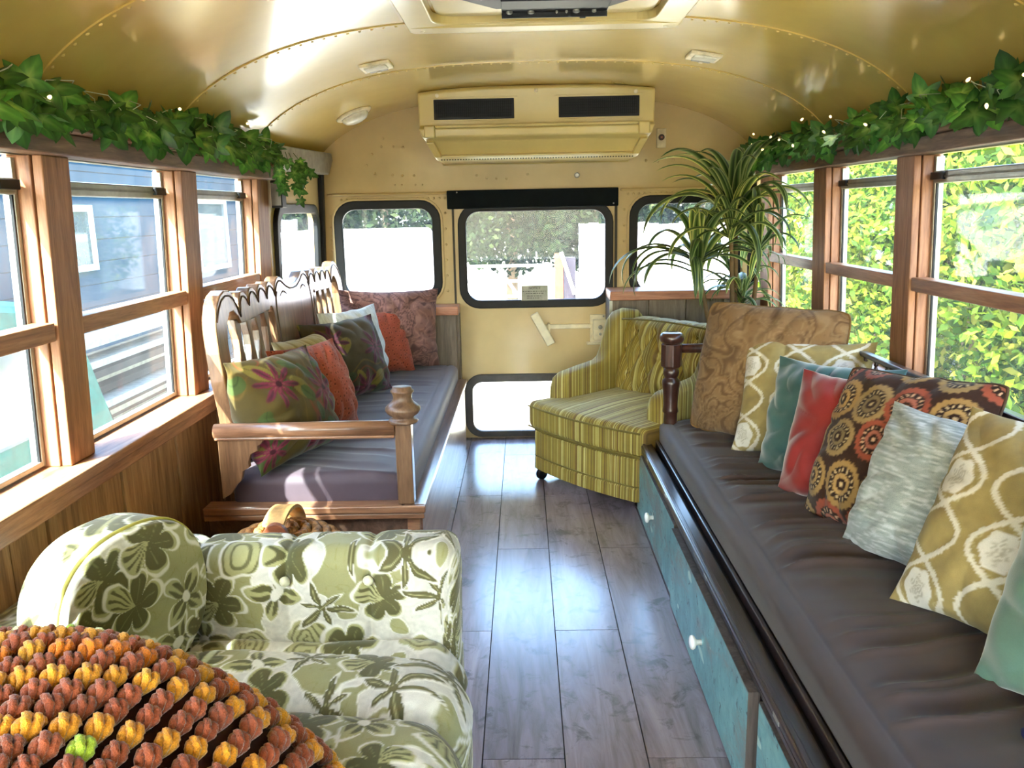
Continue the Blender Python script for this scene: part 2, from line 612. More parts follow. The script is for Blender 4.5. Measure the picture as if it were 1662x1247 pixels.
# ================================================================== CEILING
def cz(x):
    t = min(1.0, abs(x) / 1.135)
    return 1.40 + .355 * (1 - t ** 3.0) ** .62
CEILC = plain('ceiling_enamel', '#cbae5f', rough=.26, nscale=2.2, namt=.05, bump=.05, bscale=9, coat=.6)
cxs = [1.135 * math.sin(pi / 2 * k / 28) for k in range(-28, 29)]
def arch(y0, y1, lo, hi):
    V, F = [], []
    n = len(cxs)
    for y in (y0, y1):
        for h in (lo, hi):
            for x in cxs:
                # offset along the outward normal
                e = 1e-3
                dz = (cz(x + e) - cz(x - e)) / (2 * e) if abs(x) < 1.13 else (-9 if x > 0 else 9)
                L = math.hypot(1, dz)
                V.append((x - dz / L * h, y, cz(x) + h / L))
    A = lambda i, j, k: (i * 2 + j) * n + k
    b_ = len(V)
    V += V[:]                       # separate end faces keep the inner face smooth
    E = lambda i, j, k: b_ + (i * 2 + j) * n + k
    for k in range(n - 1):
        F.append((A(0, 0, k), A(0, 0, k + 1), A(1, 0, k + 1), A(1, 0, k)))
        F.append((A(0, 1, k), A(1, 1, k), A(1, 1, k + 1), A(0, 1, k + 1)))
        F.append((E(0, 0, k), E(0, 1, k), E(0, 1, k + 1), E(0, 0, k + 1)))
        F.append((E(1, 0, k), E(1, 0, k + 1), E(1, 1, k + 1), E(1, 1, k)))
    for k in (0, n - 1):
        F.append((E(0, 0, k), E(1, 0, k), E(1, 1, k), E(0, 1, k)))
    return V, F
V, F = arch(Y0, Y1 + .04, .012, .05)
ceil = mesh_obj('ceiling', V, F, CEILC, smooth=True)
tag(ceil, 'arched cream enamelled metal bus ceiling with riveted ribs', 'ceiling', kind='structure')
ribs = [3.32, 2.58, 1.84, 1.09, .345, -.40, -1.145, -1.89]
prev = Y1
RIV = bpy.data.meshes.new('rivet')
rv = MB().lathe([(.0052, 0), (.0048, -.0018), (.003, -.0034), (.001, -.004)], 0, 0, 8)
RIV.from_pydata(rv.V, [], rv.F)
RIV.materials.append(CEILC)
for p in RIV.polygons: p.use_smooth = True
for i, yr in enumerate(ribs + [Y0]):
    V, F = arch(yr + (0.008 if i < len(ribs) else 0), prev - .002, .002, .0115)
    mesh_obj('ceiling_panel', V, F, CEILC, ceil, smooth=False, bevel=0)
    for p in bpy.data.objects[-1:] if False else []: pass
    prev = yr
    if i < len(ribs):
        V, F = arch(yr - .014, yr + .016, -.002, .0018)
        mesh_obj('rib_strip', V, F, CEILC, ceil, smooth=False)
for o in ceil.children:
    me = o.data
    me.polygons.foreach_set('use_smooth', np.array([abs(p.normal.y) < .5 for p in me.polygons]))
for yr in ribs[:3]:
    s_ = -1.0
    # even arc-length spacing
    xs = [-1.06]
    while xs[-1] < 1.06:
        x = xs[-1]
        dz = (cz(x + 1e-3) - cz(x - 1e-3)) / 2e-3
        xs.append(x + .036 / math.hypot(1, dz))
    for x in xs:
        if abs(x) > 1.07: continue
        o = bpy.data.objects.new('rivet', RIV)
        COL.objects.link(o)
        o.parent = ceil
        o.location = Vector((x, yr, cz(x) + .0005)) - off(ceil)
        o.scale = (1.15, 1.15, 1.5)
        dz = (cz(x + 1e-3) - cz(x - 1e-3)) / 2e-3
        o.rotation_euler = (0, -math.atan(dz), 0)

# ================================================================== REAR WALL
prof = [(x, cz(x) + .004) for x in cxs]
prof = [(1.15, 0.0)] + [(1.15, 1.38)] + prof[::-1] + [(-1.15, 1.38), (-1.15, 0.0)]
WL = (-1.02, -.515, .765, 1.245)
WR = (.50, 1.03, .765, 1.245)
DR = (-.425, .405, .012, 1.30)
Vp, Fp = plate([prof, rrect(*WL, .085), rrect(*WR, .085), [(DR[0], DR[2]), (DR[1], DR[2]), (DR[1], DR[3]), (DR[0], DR[3])]], .04, 'xz', Y1)
wb_ = mesh_obj('wall_back', Vp, Fp, CREAM_WALL)
tag(wb_, 'cream riveted metal rear wall of the bus', 'wall', kind='structure')
for i, W in enumerate((WL, WR)):
    nm = ['left of', 'right of'][i]
    w = thing('window_%d' % (50 + i), f'rounded black framed rear window {nm} the emergency door', 'window', ((W[0] + W[1]) / 2, Y1, W[2]), kind='structure')
    Vp, Fp = plate([rrect(W[0] - .018, W[1] + .018, W[2] - .018, W[3] + .018, .10), rrect(W[0] + .016, W[1] - .016, W[2] + .016, W[3] - .016, .072)], .02, 'xz', Y1 - .013, .005)
    mesh_obj('rubber_gasket', Vp, Fp, BLACK, w)
    Vp, Fp = plate([rrect(W[0] - .032, W[1] + .032, W[2] - .032, W[3] + .032, .115), rrect(W[0] - .017, W[1] + .017, W[2] - .017, W[3] + .017, .10)], .010, 'xz', Y1 - .007, .003)
    mesh_obj('pressed_rim', Vp, Fp, CREAM_WALL, w)
    Vp, Fp = plate([rrect(W[0] + .012, W[1] - .012, W[2] + .012, W[3] - .012, .075)], .004, 'xz', Y1 + .01)
    mesh_obj('pane', Vp, Fp, GLASS, w)
# pressed ridge above the windows and raised upper panel
MB().box(-1.07, -.45, Y1 - .022, Y1, 1.292, 1.306).box(.43, 1.07, Y1 - .022, Y1, 1.292, 1.306).build('pressed_ridge', CREAM_WALL, wb_, bevel=.009, seg=3)
def rivets(pts, par, r=1.0):
    for (x, z) in pts:
        o = bpy.data.objects.new('rivet', RIVW)
        COL.objects.link(o)
        o.parent = par
        o.location = Vector((x, Y1 - .001, z)) - off(par)
        o.rotation_euler = (pi / 2 * -1, 0, 0)
        o.scale = (r * 1.3, r * 1.3, r * 1.6)
RIVW = bpy.data.meshes.new('rivet')
RIVW.from_pydata(rv.V, [], rv.F)
RIVW.materials.append(CREAM_WALL)
pts = [(-1.0 + .028 * i, 1.275) for i in range(20)] + [(.47 + .028 * i, 1.278) for i in range(20)]
pts += [(-.83, 1.50), (-.86, 1.445), (-.82, 1.405), (-.77, 1.575), (-.73, 1.395), (-.68, 1.392), (-.62, 1.39)]
pts += [(-.78, 1.535), (-.72, 1.535), (-.67, 1.53), (-.25, 1.37), (-.2, 1.368), (-.15, 1.366), (-.30, 1.385), (-.04, 1.385)]
pts += [(.56, 1.44), (.62, 1.435), (.70, 1.44), (.76, 1.44)]
pts += [(-1.06, .9 + .06 * i) for i in range(6)] + [(-.468, .80 + .08 * i) for i in range(6)] + [(.452, .80 + .08 * i) for i in range(6)]
rivets(pts, wb_)
rivets([(-.72, 1.345), (-.685, 1.345), (-.615, 1.344), (-.58, 1.344)], wb_, .7)
lk = MB().lathe([(.014, 0), (.014, .006), (.009, .008), (.009, .012)], 0, 0, 16, rot=Matrix.Translation((.21, Y1, 1.375)) @ Matrix.Rotation(pi / 2, 4, 'X')).build('key_lock', GREYM, wb_)
# door
door = thing('door_1', 'cream metal emergency exit door at the rear of the bus', 'door', (0, Y1, .012), kind='structure')
DW = (-.385, .375, .725, 1.225)
DL = (-.375, .365, .02, .335)
Vp, Fp = plate([[(DR[0] + .006, DR[2]), (DR[1] - .006, DR[2]), (DR[1] - .006, DR[3] - .005), (DR[0] + .006, DR[3] - .005)], rrect(*DW, .085), rrect(*DL, .07)], .035, 'xz', Y1 - .012, .003)
mesh_obj('door_leaf', Vp, Fp, CREAM_WALL, door)
for W, r in ((DW, .10), (DL, .085)):
    Vp, Fp = plate([rrect(W[0] - .014, W[1] + .014, max(W[2] - .014, .014), W[3] + .014, r), rrect(W[0] + .018, W[1] - .018, W[2] + .018, W[3] - .018, r - .028)], .02, 'xz', Y1 - .027, .005)
    mesh_obj('rubber_gasket', Vp, Fp, BLACK if W is DW else plain('grey_rubber', '#4a4744', .5), door)
    Vp, Fp = plate([rrect(W[0] + .012, W[1] - .012, W[2] + .012, W[3] - .012, r - .025)], .004, 'xz', Y1 + .0)
    mesh_obj('pane', Vp, Fp, GLASS, door)
MB().box(DR[0] - .008, DR[0] + .004, Y1 - .012, Y1 + .02, .02, 1.29).box(DR[1] - .004, DR[1] + .010, Y1 - .02, Y1 + .02, .02, 1.29).build('door_seal', plain('dark_seal', '#3a352c', .6), door)
# latch bar, handle and lock case on the door
PALE = plain('pale_painted_steel', '#e0d6b8', .35, namt=.06, bump=.08, bscale=60)
hd = MB()
hm = Matrix.Translation((.024, Y1 - .085, .60)) @ Matrix.Rotation(-.50 + pi, 4, 'Y')
hd.box(-.022, .022, -.010, .010, -.092, .092)
hd.V = [tuple(hm @ Vector(p)) for p in hd.V]
h_ = hd.build('handle_bar', PALE, door, bevel=.004)
tag(h_, 'pale metal lever handle')
MB().tube([(.03, Y1 - .08, .605), (.03, Y1 - .012, .605)], .011, 12).build('handle_stem', PALE, door)
MB().box(.052, .064, Y1 - .07, Y1 - .012, .575, .625).build('handle_stop', PALE, door, bevel=.003)
MB().box(.00, .285, Y1 - .032, Y1 - .013, .592, .616).build('latch_rod', PALE, door, bevel=.004)
lc = MB().box(.275, .385, Y1 - .028, Y1 - .013, .505, .665).box(.288, .372, Y1 - .062, Y1 - .028, .535, .640).box(.255, .39, Y1 - .05, Y1 - .013, .508, .520).build('lock_case', PALE, door, bevel=.004)
for (x, z, r) in ((.325, .602, .011), (.325, .566, .007), (.345, .655, .005)):
    MB().lathe([(r, 0), (r, .006), (r * .5, .008)], 0, 0, 12, rot=Matrix.Translation((x, Y1 - .062 if z < .65 else Y1 - .028, z)) @ Matrix.Rotation(pi / 2, 4, 'X')).build('lock_screw', GREYM, door)
# black roller shade head
sh = thing('shade_headrail', 'long black fabric shade roll mounted above the rear door window', 'window shade', (0, Y1 - .05, 1.2))
MB().box(-.452, .415, Y1 - .065, Y1 - .002, 1.218, 1.310).build('headrail_board', plain('black_felt', '#10161b', .9, bump=.2, spec=.2), sh, bevel=.005)
for x in (-.40, .39):
    MB().lathe([(.004, 0), (.004, .003)], 0, 0, 8, rot=Matrix.Translation((x, Y1 - .065, 1.30 if x < 0 else 1.232)) @ Matrix.Rotation(pi / 2, 4, 'X')).build('screw_head', GREYM, sh)
# notice sticker
nt = thing('notice_sticker', 'small grey notice sticker on the lower edge of the rear door window', 'sticker', (-.01, Y1 - .03, .745))
MB().box(-.083, .055, Y1 - .0315, Y1 - .030, .742, .822).build('paper', plain('sticker_paper', '#a9aaa2', .6), nt)
def text(body, size, x, z, y, par, matl, name='lettering', rot=(pi / 2, 0, 0), align='CENTER'):
    cu = bpy.data.curves.new(name, 'FONT')
    cu.body = body
    cu.size = size
    cu.align_x = align
    cu.extrude = .0003
    cu.materials.append(matl)
    o = bpy.data.objects.new(name, cu)
    COL.objects.link(o)
    me = bpy.data.meshes.new_from_object(o.evaluated_get(bpy.context.evaluated_depsgraph_get()))
    bpy.data.objects.remove(o)
    bpy.data.curves.remove(cu)
    if not me.materials: me.materials.append(matl)
    o = bpy.data.objects.new(name, me)
    COL.objects.link(o)
    o.parent = par
    o.location = Vector((x, y, z)) - off(par)
    o.rotation_euler = rot
    return o
INK = plain('black_ink', '#26262a', .7)
text('NOTICE', .0165, -.014, .803, Y1 - .0322, nt, INK)
ln = MB()
for zz, (a, b) in ((.790, (-.076, .047)), (.779, (-.058, .034)), (.766, (-.055, .022)), (.755, (-.055, .010))):
    x = a
    while x < b:
        w = random.uniform(.006, .016)
        ln.box(x, min(x + w, b), Y1 - .0321, Y1 - .0315, zz, zz + .0035)
        x += w + .004
t_ = ln.build('small_print', plain('grey_ink', '#5b5b57', .7), nt)
t_['kind'] = 'stuff'
# exit buzzer plate on the rear wall
bz = thing('buzzer_plate', 'small white buzzer plate with a dark round button on the rear wall', 'switch', (.634, Y1, 1.51))
MB().box(.610, .658, Y1 - .012, Y1, 1.50, 1.595).build('plate', plain('ivory_plastic', '#d8cdb0', .4), bz, bevel=.004)
MB().lathe([(.015, 0), (.015, .006), (.012, .009)], 0, 0, 18, rot=Matrix.Translation((.634, Y1 - .012, 1.551)) @ Matrix.Rotation(pi / 2, 4, 'X')).build('button', plain('dark_brown_plastic', '#3a1c12', .4), bz)
MB().lathe([(.005, 0), (.005, .002)], 0, 0, 12, rot=Matrix.Translation((.634, Y1 - .021, 1.551)) @ Matrix.Rotation(pi / 2, 4, 'X')).build('button_dot', plain('dull_red', '#a0573c', .4), bz)
# front end behind the camera: plate with a windscreen opening
Vp, Fp = plate([prof, [(-.95, .55), (.95, .55), (.95, 1.42), (-.95, 1.42)]], .04, 'xz', Y0 - .04)
wf = mesh_obj('wall_front', Vp, Fp, CREAM_WALL)
tag(wf, 'front end of the bus around the windscreen', 'wall', kind='structure')
MB().box(-.95, .95, Y0 - .03, Y0 - .025, .55, 1.42).build('windscreen_pane', GLASS, wf)
# ================================================================== AIR CONDITIONER
AC = plain('ac_cream_plastic', '#ccb878', .32, nscale=3, namt=.04, coat=.3)
ac = thing('air_conditioner', 'wide cream air conditioner with two black grilles high on the rear wall', 'air conditioner', (0, 4.1, 1.44))
def ac_top(x):
    return cz(x) + .001
# side profile in y-z, front at y 3.9
body = []
yf = 3.90
secs = []
xsn = np.linspace(-1, 1, 33)
V, F = [], []
prof_ac = [(4.34, None, .54), (yf + .01, None, .535), (yf, -.012, .53), (yf, 1.585, .53), (yf - .035, 1.572, .53), (yf - .035, 1.535, .515), (yf - .005, 1.520, .505), (yf + .03, 1.455, .47), (yf + .06, 1.440, .465), (4.34, 1.440, .465)]
n = len(xsn)
for (y, z, hw) in prof_ac:
    for t in xsn:
        x = t * hw
        if z is None: zz = ac_top(x)
        elif z < 0: zz = ac_top(x) + z
        else: zz = z
        V.append((x, y, zz))
m = len(prof_ac)
for i in range(m - 1):
    for k in range(n - 1):
        F.append((i * n + k, i * n + k + 1, (i + 1) * n + k + 1, (i + 1) * n + k))
F.append(tuple(i * n for i in range(m)))
F.append(tuple(i * n + n - 1 for i in range(m))[::-1])
F.append(tuple(k for k in range(n)) + tuple((m - 1) * n + k for k in range(n - 1, -1, -1)))
mesh_obj('casing', V, F, AC, ac, bevel=.006)
# lower outlet lip: raised rim around a shallow tray
fr = MB(lambda x, y, z: (x, y, z))
fr.box(-.505, -.455, yf - .047, yf - .02, 1.53, 1.585).box(.455, .505, yf - .047, yf - .02, 1.53, 1.585).box(-.455, .455, yf - .047, yf - .03, 1.573, 1.587)
fr.build('outlet_rim', AC, ac, bevel=.006)
def slant(x, t, d):
    # t from 0 top to 1 bottom along the slanted lower face
    a = Vector((x, yf - .005, 1.520)); b = Vector((x * .93, yf + .03, 1.455))
    p = a.lerp(b, t)
    return (p.x, p.y - d, p.z - d * .5)
s1 = MB(slant)
s1.box(-.50, -.465, 0, 1, -.004, .018).box(.465, .50, 0, 1, -.004, .018).box(-.465, .465, .88, 1.0, -.004, .018)
s1.build('tray_rim', AC, ac, bevel=.004)
gm = MB()
x = -.44
while x < .44:
    gm.box(x, x + .006, yf + .034, yf + .046, 1.4375, 1.4415)
    x += .0125
sg = gm.build('outlet_slots', plain('dark_slot', '#2a2418', .7), ac)
sg['kind'] = 'stuff'
for (a, b) in ((-.462, -.100), (.100, .462)):
    g = MB()
    g.box(a, b, yf - .004, yf + .004, 1.612, 1.700)
    gp = g.build('grille_frame', BLACK, ac, bevel=.003)
    g = MB()
    x = a + .012
    while x < b - .012:
        g.box(x, x + .003, yf - .009, yf - .0045, 1.620, 1.692); x += .009
    zz = 1.624
    while zz < 1.69:
        g.box(a + .01, b - .01, yf - .0095, yf - .006, zz, zz + .0025); zz += .012
    gg = g.build('grille_mesh', plain('black_plastic_mesh', '#050507', .6, spec=.2), gp)
    gg['kind'] = 'stuff'
    MB().box(a - .014, b + .014, yf - .003, yf + .002, 1.602, 1.606).box(a - .014, b + .014, yf - .003, yf + .002, 1.706, 1.710).build('grille_surround', AC, ac, bevel=.001)
for x in (-.445, .0, .445):
    MB().lathe([(.009, 0), (.009, .005), (.005, .008)], 0, 0, 12, rot=Matrix.Translation((x, yf, ac_top(x) - .026)) @ Matrix.Rotation(pi / 2, 4, 'X')).build('bolt', PALE, ac)
Vp, Fp = plate([[(.03 * math.cos(t * pi / 12), .010 * math.sin(t * pi / 12)) for t in range(24)]], .002, 'xz', yf - .037)
Vp = Vp + np.array([0, 0, 1.553])
mesh_obj('badge', Vp, Fp, AC, ac)

# ================================================================== CEILING FIXTURES
IV = plain('ivory_light_housing', '#e2d6b8', .35)
LENS = plain('frosted_lens', '#efe9da', .2, spec=.6)
for i, (x, y) in enumerate(((-.585, 3.13), (.575, 3.09))):
    t = thing('ceiling_light', ['small square ceiling light left of the rear air conditioner', 'small square ceiling light right of the rear air conditioner'][i], 'light', (x, y, cz(x)))
    t['group'] = 'small square ceiling lights'
    dz = (cz(x + 1e-3) - cz(x - 1e-3)) / 2e-3
    R = Matrix.Translation((x, y, cz(x))) @ Matrix.Rotation(-math.atan(dz), 4, 'Y')
    def fn(a, b, c, R=R):
        return tuple(R @ Vector((a, b, c)))
    MB(fn).box(-.055, .055, -.062, .062, -.010, .002).build('housing', IV, t, bevel=.004)
    MB(fn).box(-.040, .040, -.048, .020, -.016, -.0095).build('lens', LENS, t, bevel=.003)
    MB(fn).box(-.034, .034, .028, .054, -.014, -.0095).build('switch_panel', GREYP, t, bevel=.003)
    MB(fn).box(-.008, .008, .034, .048, -.018, -.0135).build('switch', IV, t, bevel=.002)
x, y = -.84, 3.98
dz = (cz(x + 1e-3) - cz(x - 1e-3)) / 2e-3
R = Matrix.Translation((x, y, cz(x))) @ Matrix.Rotation(-math.atan(dz), 4, 'Y')
t = thing('dome_light', 'round dome lamp on the ceiling above the rear left window', 'light', (x, y, cz(x)))
MB().lathe([(.085, .004), (.086, -.006), (.078, -.012), (.066, -.012)], 0, 0, 28, rot=R).build('base_ring', IV, t, smooth=True)
MB().lathe([(.064, -.010), (.062, -.024), (.050, -.036), (.028, -.043), (.004, -.045)], 0, 0, 28, rot=R).build('lens', LENS, t, smooth=True)

# roof hatch with its black lifter
ht = thing('roof_hatch', 'cream framed roof hatch in the ceiling with black lifting hardware', 'hatch', (0, 2.2, 1.74))
def bend(x, y, z):
    return (x, y, cz(x) + z)
outer = rrect(-.385, .385, 1.87, 2.60, .03)
inner = rrect(-.315, .315, 1.94, 2.515, .07)
def dens(lp, n=4):
    out = []
    for i in range(len(lp)):
        a, b = lp[i], lp[(i + 1) % len(lp)]
        L = math.hypot(a[0] - b[0], a[1] - b[1])
        k = max(1, int(L / .05))
        for j in range(k):
            out.append((a[0] + (b[0] - a[0]) * j / k, a[1] + (b[1] - a[1]) * j / k))
    return out
Vp, Fp = plate([dens(outer), dens(inner)], .02, 'xy', -.022, .004, fn=bend)
mesh_obj('hatch_frame', Vp, Fp, AC, ht)
Vp, Fp = plate([dens(rrect(-.30, .30, 1.955, 2.50, .06))], .008, 'xy', -.006, fn=bend)
mesh_obj('hatch_panel', Vp, Fp, AC, ht)
for x in (-.35, -.2, .0, .18, .35):
    MB(bend).lathe([(.008, -.018), (.008, -.028), (.004, -.031)], x, 2.555, 10).build('bolt', PALE, ht)
bk = MB()
def bkf(lp, z, d, nm):
    Vp, Fp = plate([lp], d, 'xy', z)
    return mesh_obj(nm, Vp, Fp, BLACK, ht, bevel=.002)
bkf([(-.13, 2.27), (.16, 2.27), (.27, 2.12), (.28, 1.98), (-.26, 1.98), (-.25, 2.12)][::-1], 1.712, .004, 'lifter_plate')
bkf([(-.115, 2.275), (.155, 2.275), (.155, 2.15), (-.115, 2.15)], 1.7025, .008, 'lifter_bar')
MB().box(-.115, .155, 2.271, 2.276, 1.690, 1.7025).box(.085, .100, 2.274, 2.282, 1.688, 1.7025).build('lifter_bracket', BLACK, ht)
for x, r in ((-.135 + .02, .008), (-.06, .009), (.055, .009), (.10, .006), (.005, .003), (.03, .003)):
    MB().lathe([(r, 1.7025), (r, 1.698), (r * .6, 1.696)], x + .02, 2.255, 12).build('bolt', GREYM, ht)

# ================================================================== REAR LEDGES
WTOP = wood('rosy_ledge_wood', '#8a5138', '#b5775a', '#cf977a', 'x', .42, .2)
PANELW = wood('grey_brown_panel', '#4b3f35', '#6c5c4c', '#827262', 'z', .55)
for i, (x0, x1, y0, zt) in enumerate(((-1.11, -.405, 4.20, .735), (.355, 1.11, 4.10, .805))):
    l = thing('rear_ledge', ['low wooden boxed ledge under the rear left window', 'taller wooden boxed ledge under the rear right window behind the armchair'][i], 'ledge', ((x0 + x1) / 2, 4.25, 0))
    MB().box(x0, x1, y0 - .012, 4.325, zt - .045, zt).build('top_board', WTOP, l, bevel=.004)
    n = 4
    wd = (x1 - x0 - .02) / n
    for k in range(n):
        MB().box(x0 + .01 + wd * k, x0 + .01 + wd * (k + 1) - .003, y0 + .004, y0 + .02, 0, zt - .046).build('front_plank', PANELW, l, bevel=.002)
    xe = x1 - .01 if i == 0 else x0 + .01
    MB().box(xe - .01, xe + .01, y0 + .021, 4.325, 0, zt - .046).build('end_panel', PANELW, l)
    if i == 1:
        MB().box(x0 - .003, x0 + .012, y0 - .006, y0 + .003, 0, zt - .046).build('corner_strip', GREYM, l)

# ================================================================== LEFT DAYBED
OAKD = wood('polished_headboard_oak', '#563c2b', '#7a5a42', '#957558', 'z', .28, .45)
OAKH = wood('polished_rail_oak', '#5e3d2a', '#875e45', '#a57c60', 'x', .30, .4)
OAKL = wood('polished_long_rail_oak', '#5e3d2c', '#83604c', '#a07e6a', 'y', .30, .4)
DKP = wood('dark_bench_panel', '#3c2a22', '#5a4236', '#6f5647', 'y', .4, .15)
db = thing('daybed', 'wooden daybed made from a carved scalloped headboard under the left windows', 'bench', (-.7, 3.25, 0))
MB().box(-.40, -.385, 2.35, 4.195, 0, .315).build('front_panel', wood('smooth_front_panel', '#6b4a3c', '#8c6a5a', '#a08070', 'y', .3, .3), db)
MB().box(-1.03, -.402, 2.35, 2.368, 0, .315).build('end_panel', DKP, db)
MB().box(-.43, -.392, 2.338, 2.349, 0, .315).build('corner_stile', OAKH, db, bevel=.002)
r1 = MB().box(-.44, -.372, 2.33, 4.195, .335, .358).box(-.44, -.380, 2.33, 4.195, .316, .3345)
r1.build('front_rail', OAKL, db, bevel=.005)
r2 = MB().box(-1.035, -.372, 2.318, 2.3295, .335, .358).box(-1.035, -.376, 2.322, 2.3295, .316, .334).box(-1.035, -.441, 2.330, 2.39, .330, .357)
r2.build('end_rail', OAKH, db, bevel=.004)
# arm post and turned finial
cxp, cyp = -.4295, 2.352
MB().box(cxp - .024, cxp + .024, cyp - .021, cyp + .022, .359, .603).build('arm_post', OAKD, db, bevel=.003)
fin = [(.020, .603), (.040, .605), (.044, .611), (.040, .617), (.030, .620), (.032, .624), (.045, .633), (.052, .644), (.051, .652), (.042, .661), (.033, .668), (.028, .675), (.027, .683), (.029, .692), (.034, .698), (.034, .702), (.029, .705), (.028, .712), (.022, .7135), (.006, .7135)]
MB().lathe(fin, cxp, cyp, 28).build('turned_finial', wood('finial_oak', '#583d2e', '#795c48', '#8f7360', 'z', .4, .15), db, smooth=True)
# arm rail: half round bar, arm bracket
MB().tube([(-.985, 2.345, .588), (-.455, 2.345, .592)], .023, 14).build('arm_rail', OAKH, db, smooth=True)
MB().box(-.985, -.455, 2.330, 2.362, .563, .572).build('arm_moulding', OAKH, db, bevel=.003)
br = [(-.975, .562), (-.845, .562), (-.850, .552), (-.862, .545), (-.862, .532), (-.885, .520), (-.893, .495), (-.892, .480), (-.912, .468), (-.918, .440), (-.935, .425), (-.950, .400), (-.975, .385)]
Vp, Fp = plate([br[::-1]], .018, 'xz', 2.337, .002)
mesh_obj('arm_bracket', Vp, Fp, OAKD, db)
# carved headboard in the y-z plane, front face at x = -.975
YC, HL = 3.33, .88
def crest(t):
    t = abs(t)
    P = [(0, .934), (.05, .936), (.10, .950), (.15, .972), (.18, .976), (.21, .968), (.235, .948), (.25, .926),
         (.262, .950), (.29, .966), (.315, .968), (.335, .955), (.35, .926), (.362, .950), (.39, .966), (.415, .968), (.437, .955), (.452, .922),
         (.464, .948), (.49, .964), (.517, .966), (.54, .952), (.553, .918), (.565, .944), (.59, .960), (.615, .960), (.636, .940), (.650, .898),
         (.665, .928), (.69, .958), (.72, .974), (.76, .977), (.80, .966), (.835, .940), (.862, .905), (.876, .862), (.88, .80)]
    return np.interp(t, [p[0] for p in P], [p[1] for p in P])
ts = np.concatenate([np.linspace(-.88, .88, 221)])
outl = [(YC + t, float(crest(t))) for t in ts]
# taper the posts: bulge then return
def leg_out(z):  # outward offset of the post outer edge
    return np.interp(z, [.36, .45, .55, .62, .72, .80], [.85, .865, .86, .865, .877, .88])
zz = np.linspace(.78, .362, 14)
right = [(YC + float(leg_out(z)), float(z)) for z in zz]
left = [(YC - float(leg_out(z)), float(z)) for z in zz[::-1]]
outline = outl + right + left
def opening(sg):
    a, b = .285, .80   # inner and outer end of the opening
    pts = [(a, .46), (b - .03, .46), (b - .02, .55), (b, .70), (b, .82), (b - .02, .880), (b - .055, .912), (b - .095, .915), (b - .13, .895), (b - .15, .868),
           (.60, .866), (.50, .868), (.42, .872), (.36, .874), (a + .055, .872), (a + .04, .886), (a + .022, .884), (a + .004, .86), (a, .82)]
    P = [(YC + sg * p[0], p[1]) for p in pts]
    return P if sg > 0 else P[::-1]
Vp, Fp = plate([outline, opening(-1), opening(1)], .036, 'yz', -1.012, .004)
lean = lambda x, y, z: (x - .028 * max(0, (z - .60)) / .35, y, z)
Vp = np.array([lean(*p) for p in Vp])
mesh_obj('headboard_frame', Vp, Fp, OAKD, db)
# carved bead following the crest
for sg in (-1,):
    P = [lean(-.972, YC + t, float(crest(t)) - .013) for t in np.linspace(-.86, .86, 190)]
    MB().tube(P, .0035, 6).build('carved_bead', plain('dark_groove', '#4a3226', .45), db, smooth=True)
for sg in (-1, 1):
    P = [lean(-.973, YC + sg * t, z) for t, z in ((.255, .50), (.255, .70), (.256, .86), (.245, .905), (.225, .925))]
    MB().tube(P, .004, 6).build('panel_bead', plain('dark_groove', '#4a3226', .45), db, smooth=True)
    sc_ = [lean(-.972, YC + sg * (.10 + .09 * k / 6), .905 + .015 * math.sin(k / 6 * pi)) for k in range(7)]
    MB().tube(sc_, [.001, .003, .004, .004, .003, .002, .001], 6).build('carved_leaf', plain('dark_groove', '#4a3226', .45), db, smooth=True)
vase = [(.46, .021), (.52, .016), (.58, .012), (.615, .011), (.63, .017), (.66, .026), (.70, .028), (.74, .022), (.78, .014), (.815, .012), (.835, .018), (.85, .021), (.875, .022)]
for sg in (-1, 1):
    for k in range(4):
        yc = YC + sg * (.355 + .098 * k + (.012 if k == 3 else 0))
        lp = [(yc + w, z) for z, w in vase] + [(yc - w, z) for z, w in vase[::-1]]
        Vp, Fp = plate([lp], .020, 'yz', -1.004, .003)
        Vp = np.array([lean(*p) for p in Vp])
        mesh_obj('splat', Vp, Fp, OAKD, db)

# ================================================================== SEAT MATTRESSES
MATT = attr_mat('charcoal_canvas', .66, .22, 1200, .18, .2, .35)
def mattress(name, label, x0, x1, y0, y1, z0, z1, seed, seam_side, dens_y, amp):
    hx, hy, hz = (x1 - x0) / 2, (y1 - y0) / 2, (z1 - z0) / 2
    V, F, N = rbox(hx, hy, hz, min(.03, hz * .8), 70, int((y1 - y0) * dens_y), 4)
    x = V[:, 0] + (x0 + x1) / 2; y = V[:, 1] + (y0 + y1) / 2; z = V[:, 2] + (z0 + z1) / 2
    top = sst(.2, .9, N[:, 2])
    wob = fbm(x * 3 + seed, y * 2.0 + seed, 2)
    ph = y * 11 + wob * 2.0 + x * 1.2 * np.sin(y * 2 + seed)
    wr = np.abs(vnoise(ph * 1.6 + seed, x * 1.3 + seed * 2) - .5) * 2
    wr = (1 - wr) ** 2.0
    dseam = np.abs(x - (x1 if seam_side > 0 else x0)) 
    fade = sst(.05, .12, dseam) * (.55 + .45 * vnoise(x * 4 + 9, y * 2 + 3))
    h = amp * wr * fade + .010 * (fbm(x * 4, y * 3 + seed, 2) - .5)
    z = z + top * h
    # stitched seam
    seam = np.exp(-((dseam - .052) / .0035) ** 2)
    z = z - top * seam * .0035
    base = hexc('#4c3f49') if seam_side > 0 else hexc('#483b3a')  # same cloth; left base painted more lavender to mimic sky light from the windows
    c = base[None, :] * (.92 + .16 * fbm(x * 9, y * 9, 3))[:, None]
    c = mixc(c, hexc('#3a3036'), seam * top * .6)
    # piping at upper edge handled by geometry
    o = mesh_obj(name, np.stack([x, y, z], 1), F, MATT, None, True, 0, c)
    tag(o, label, 'mattress')
    return o
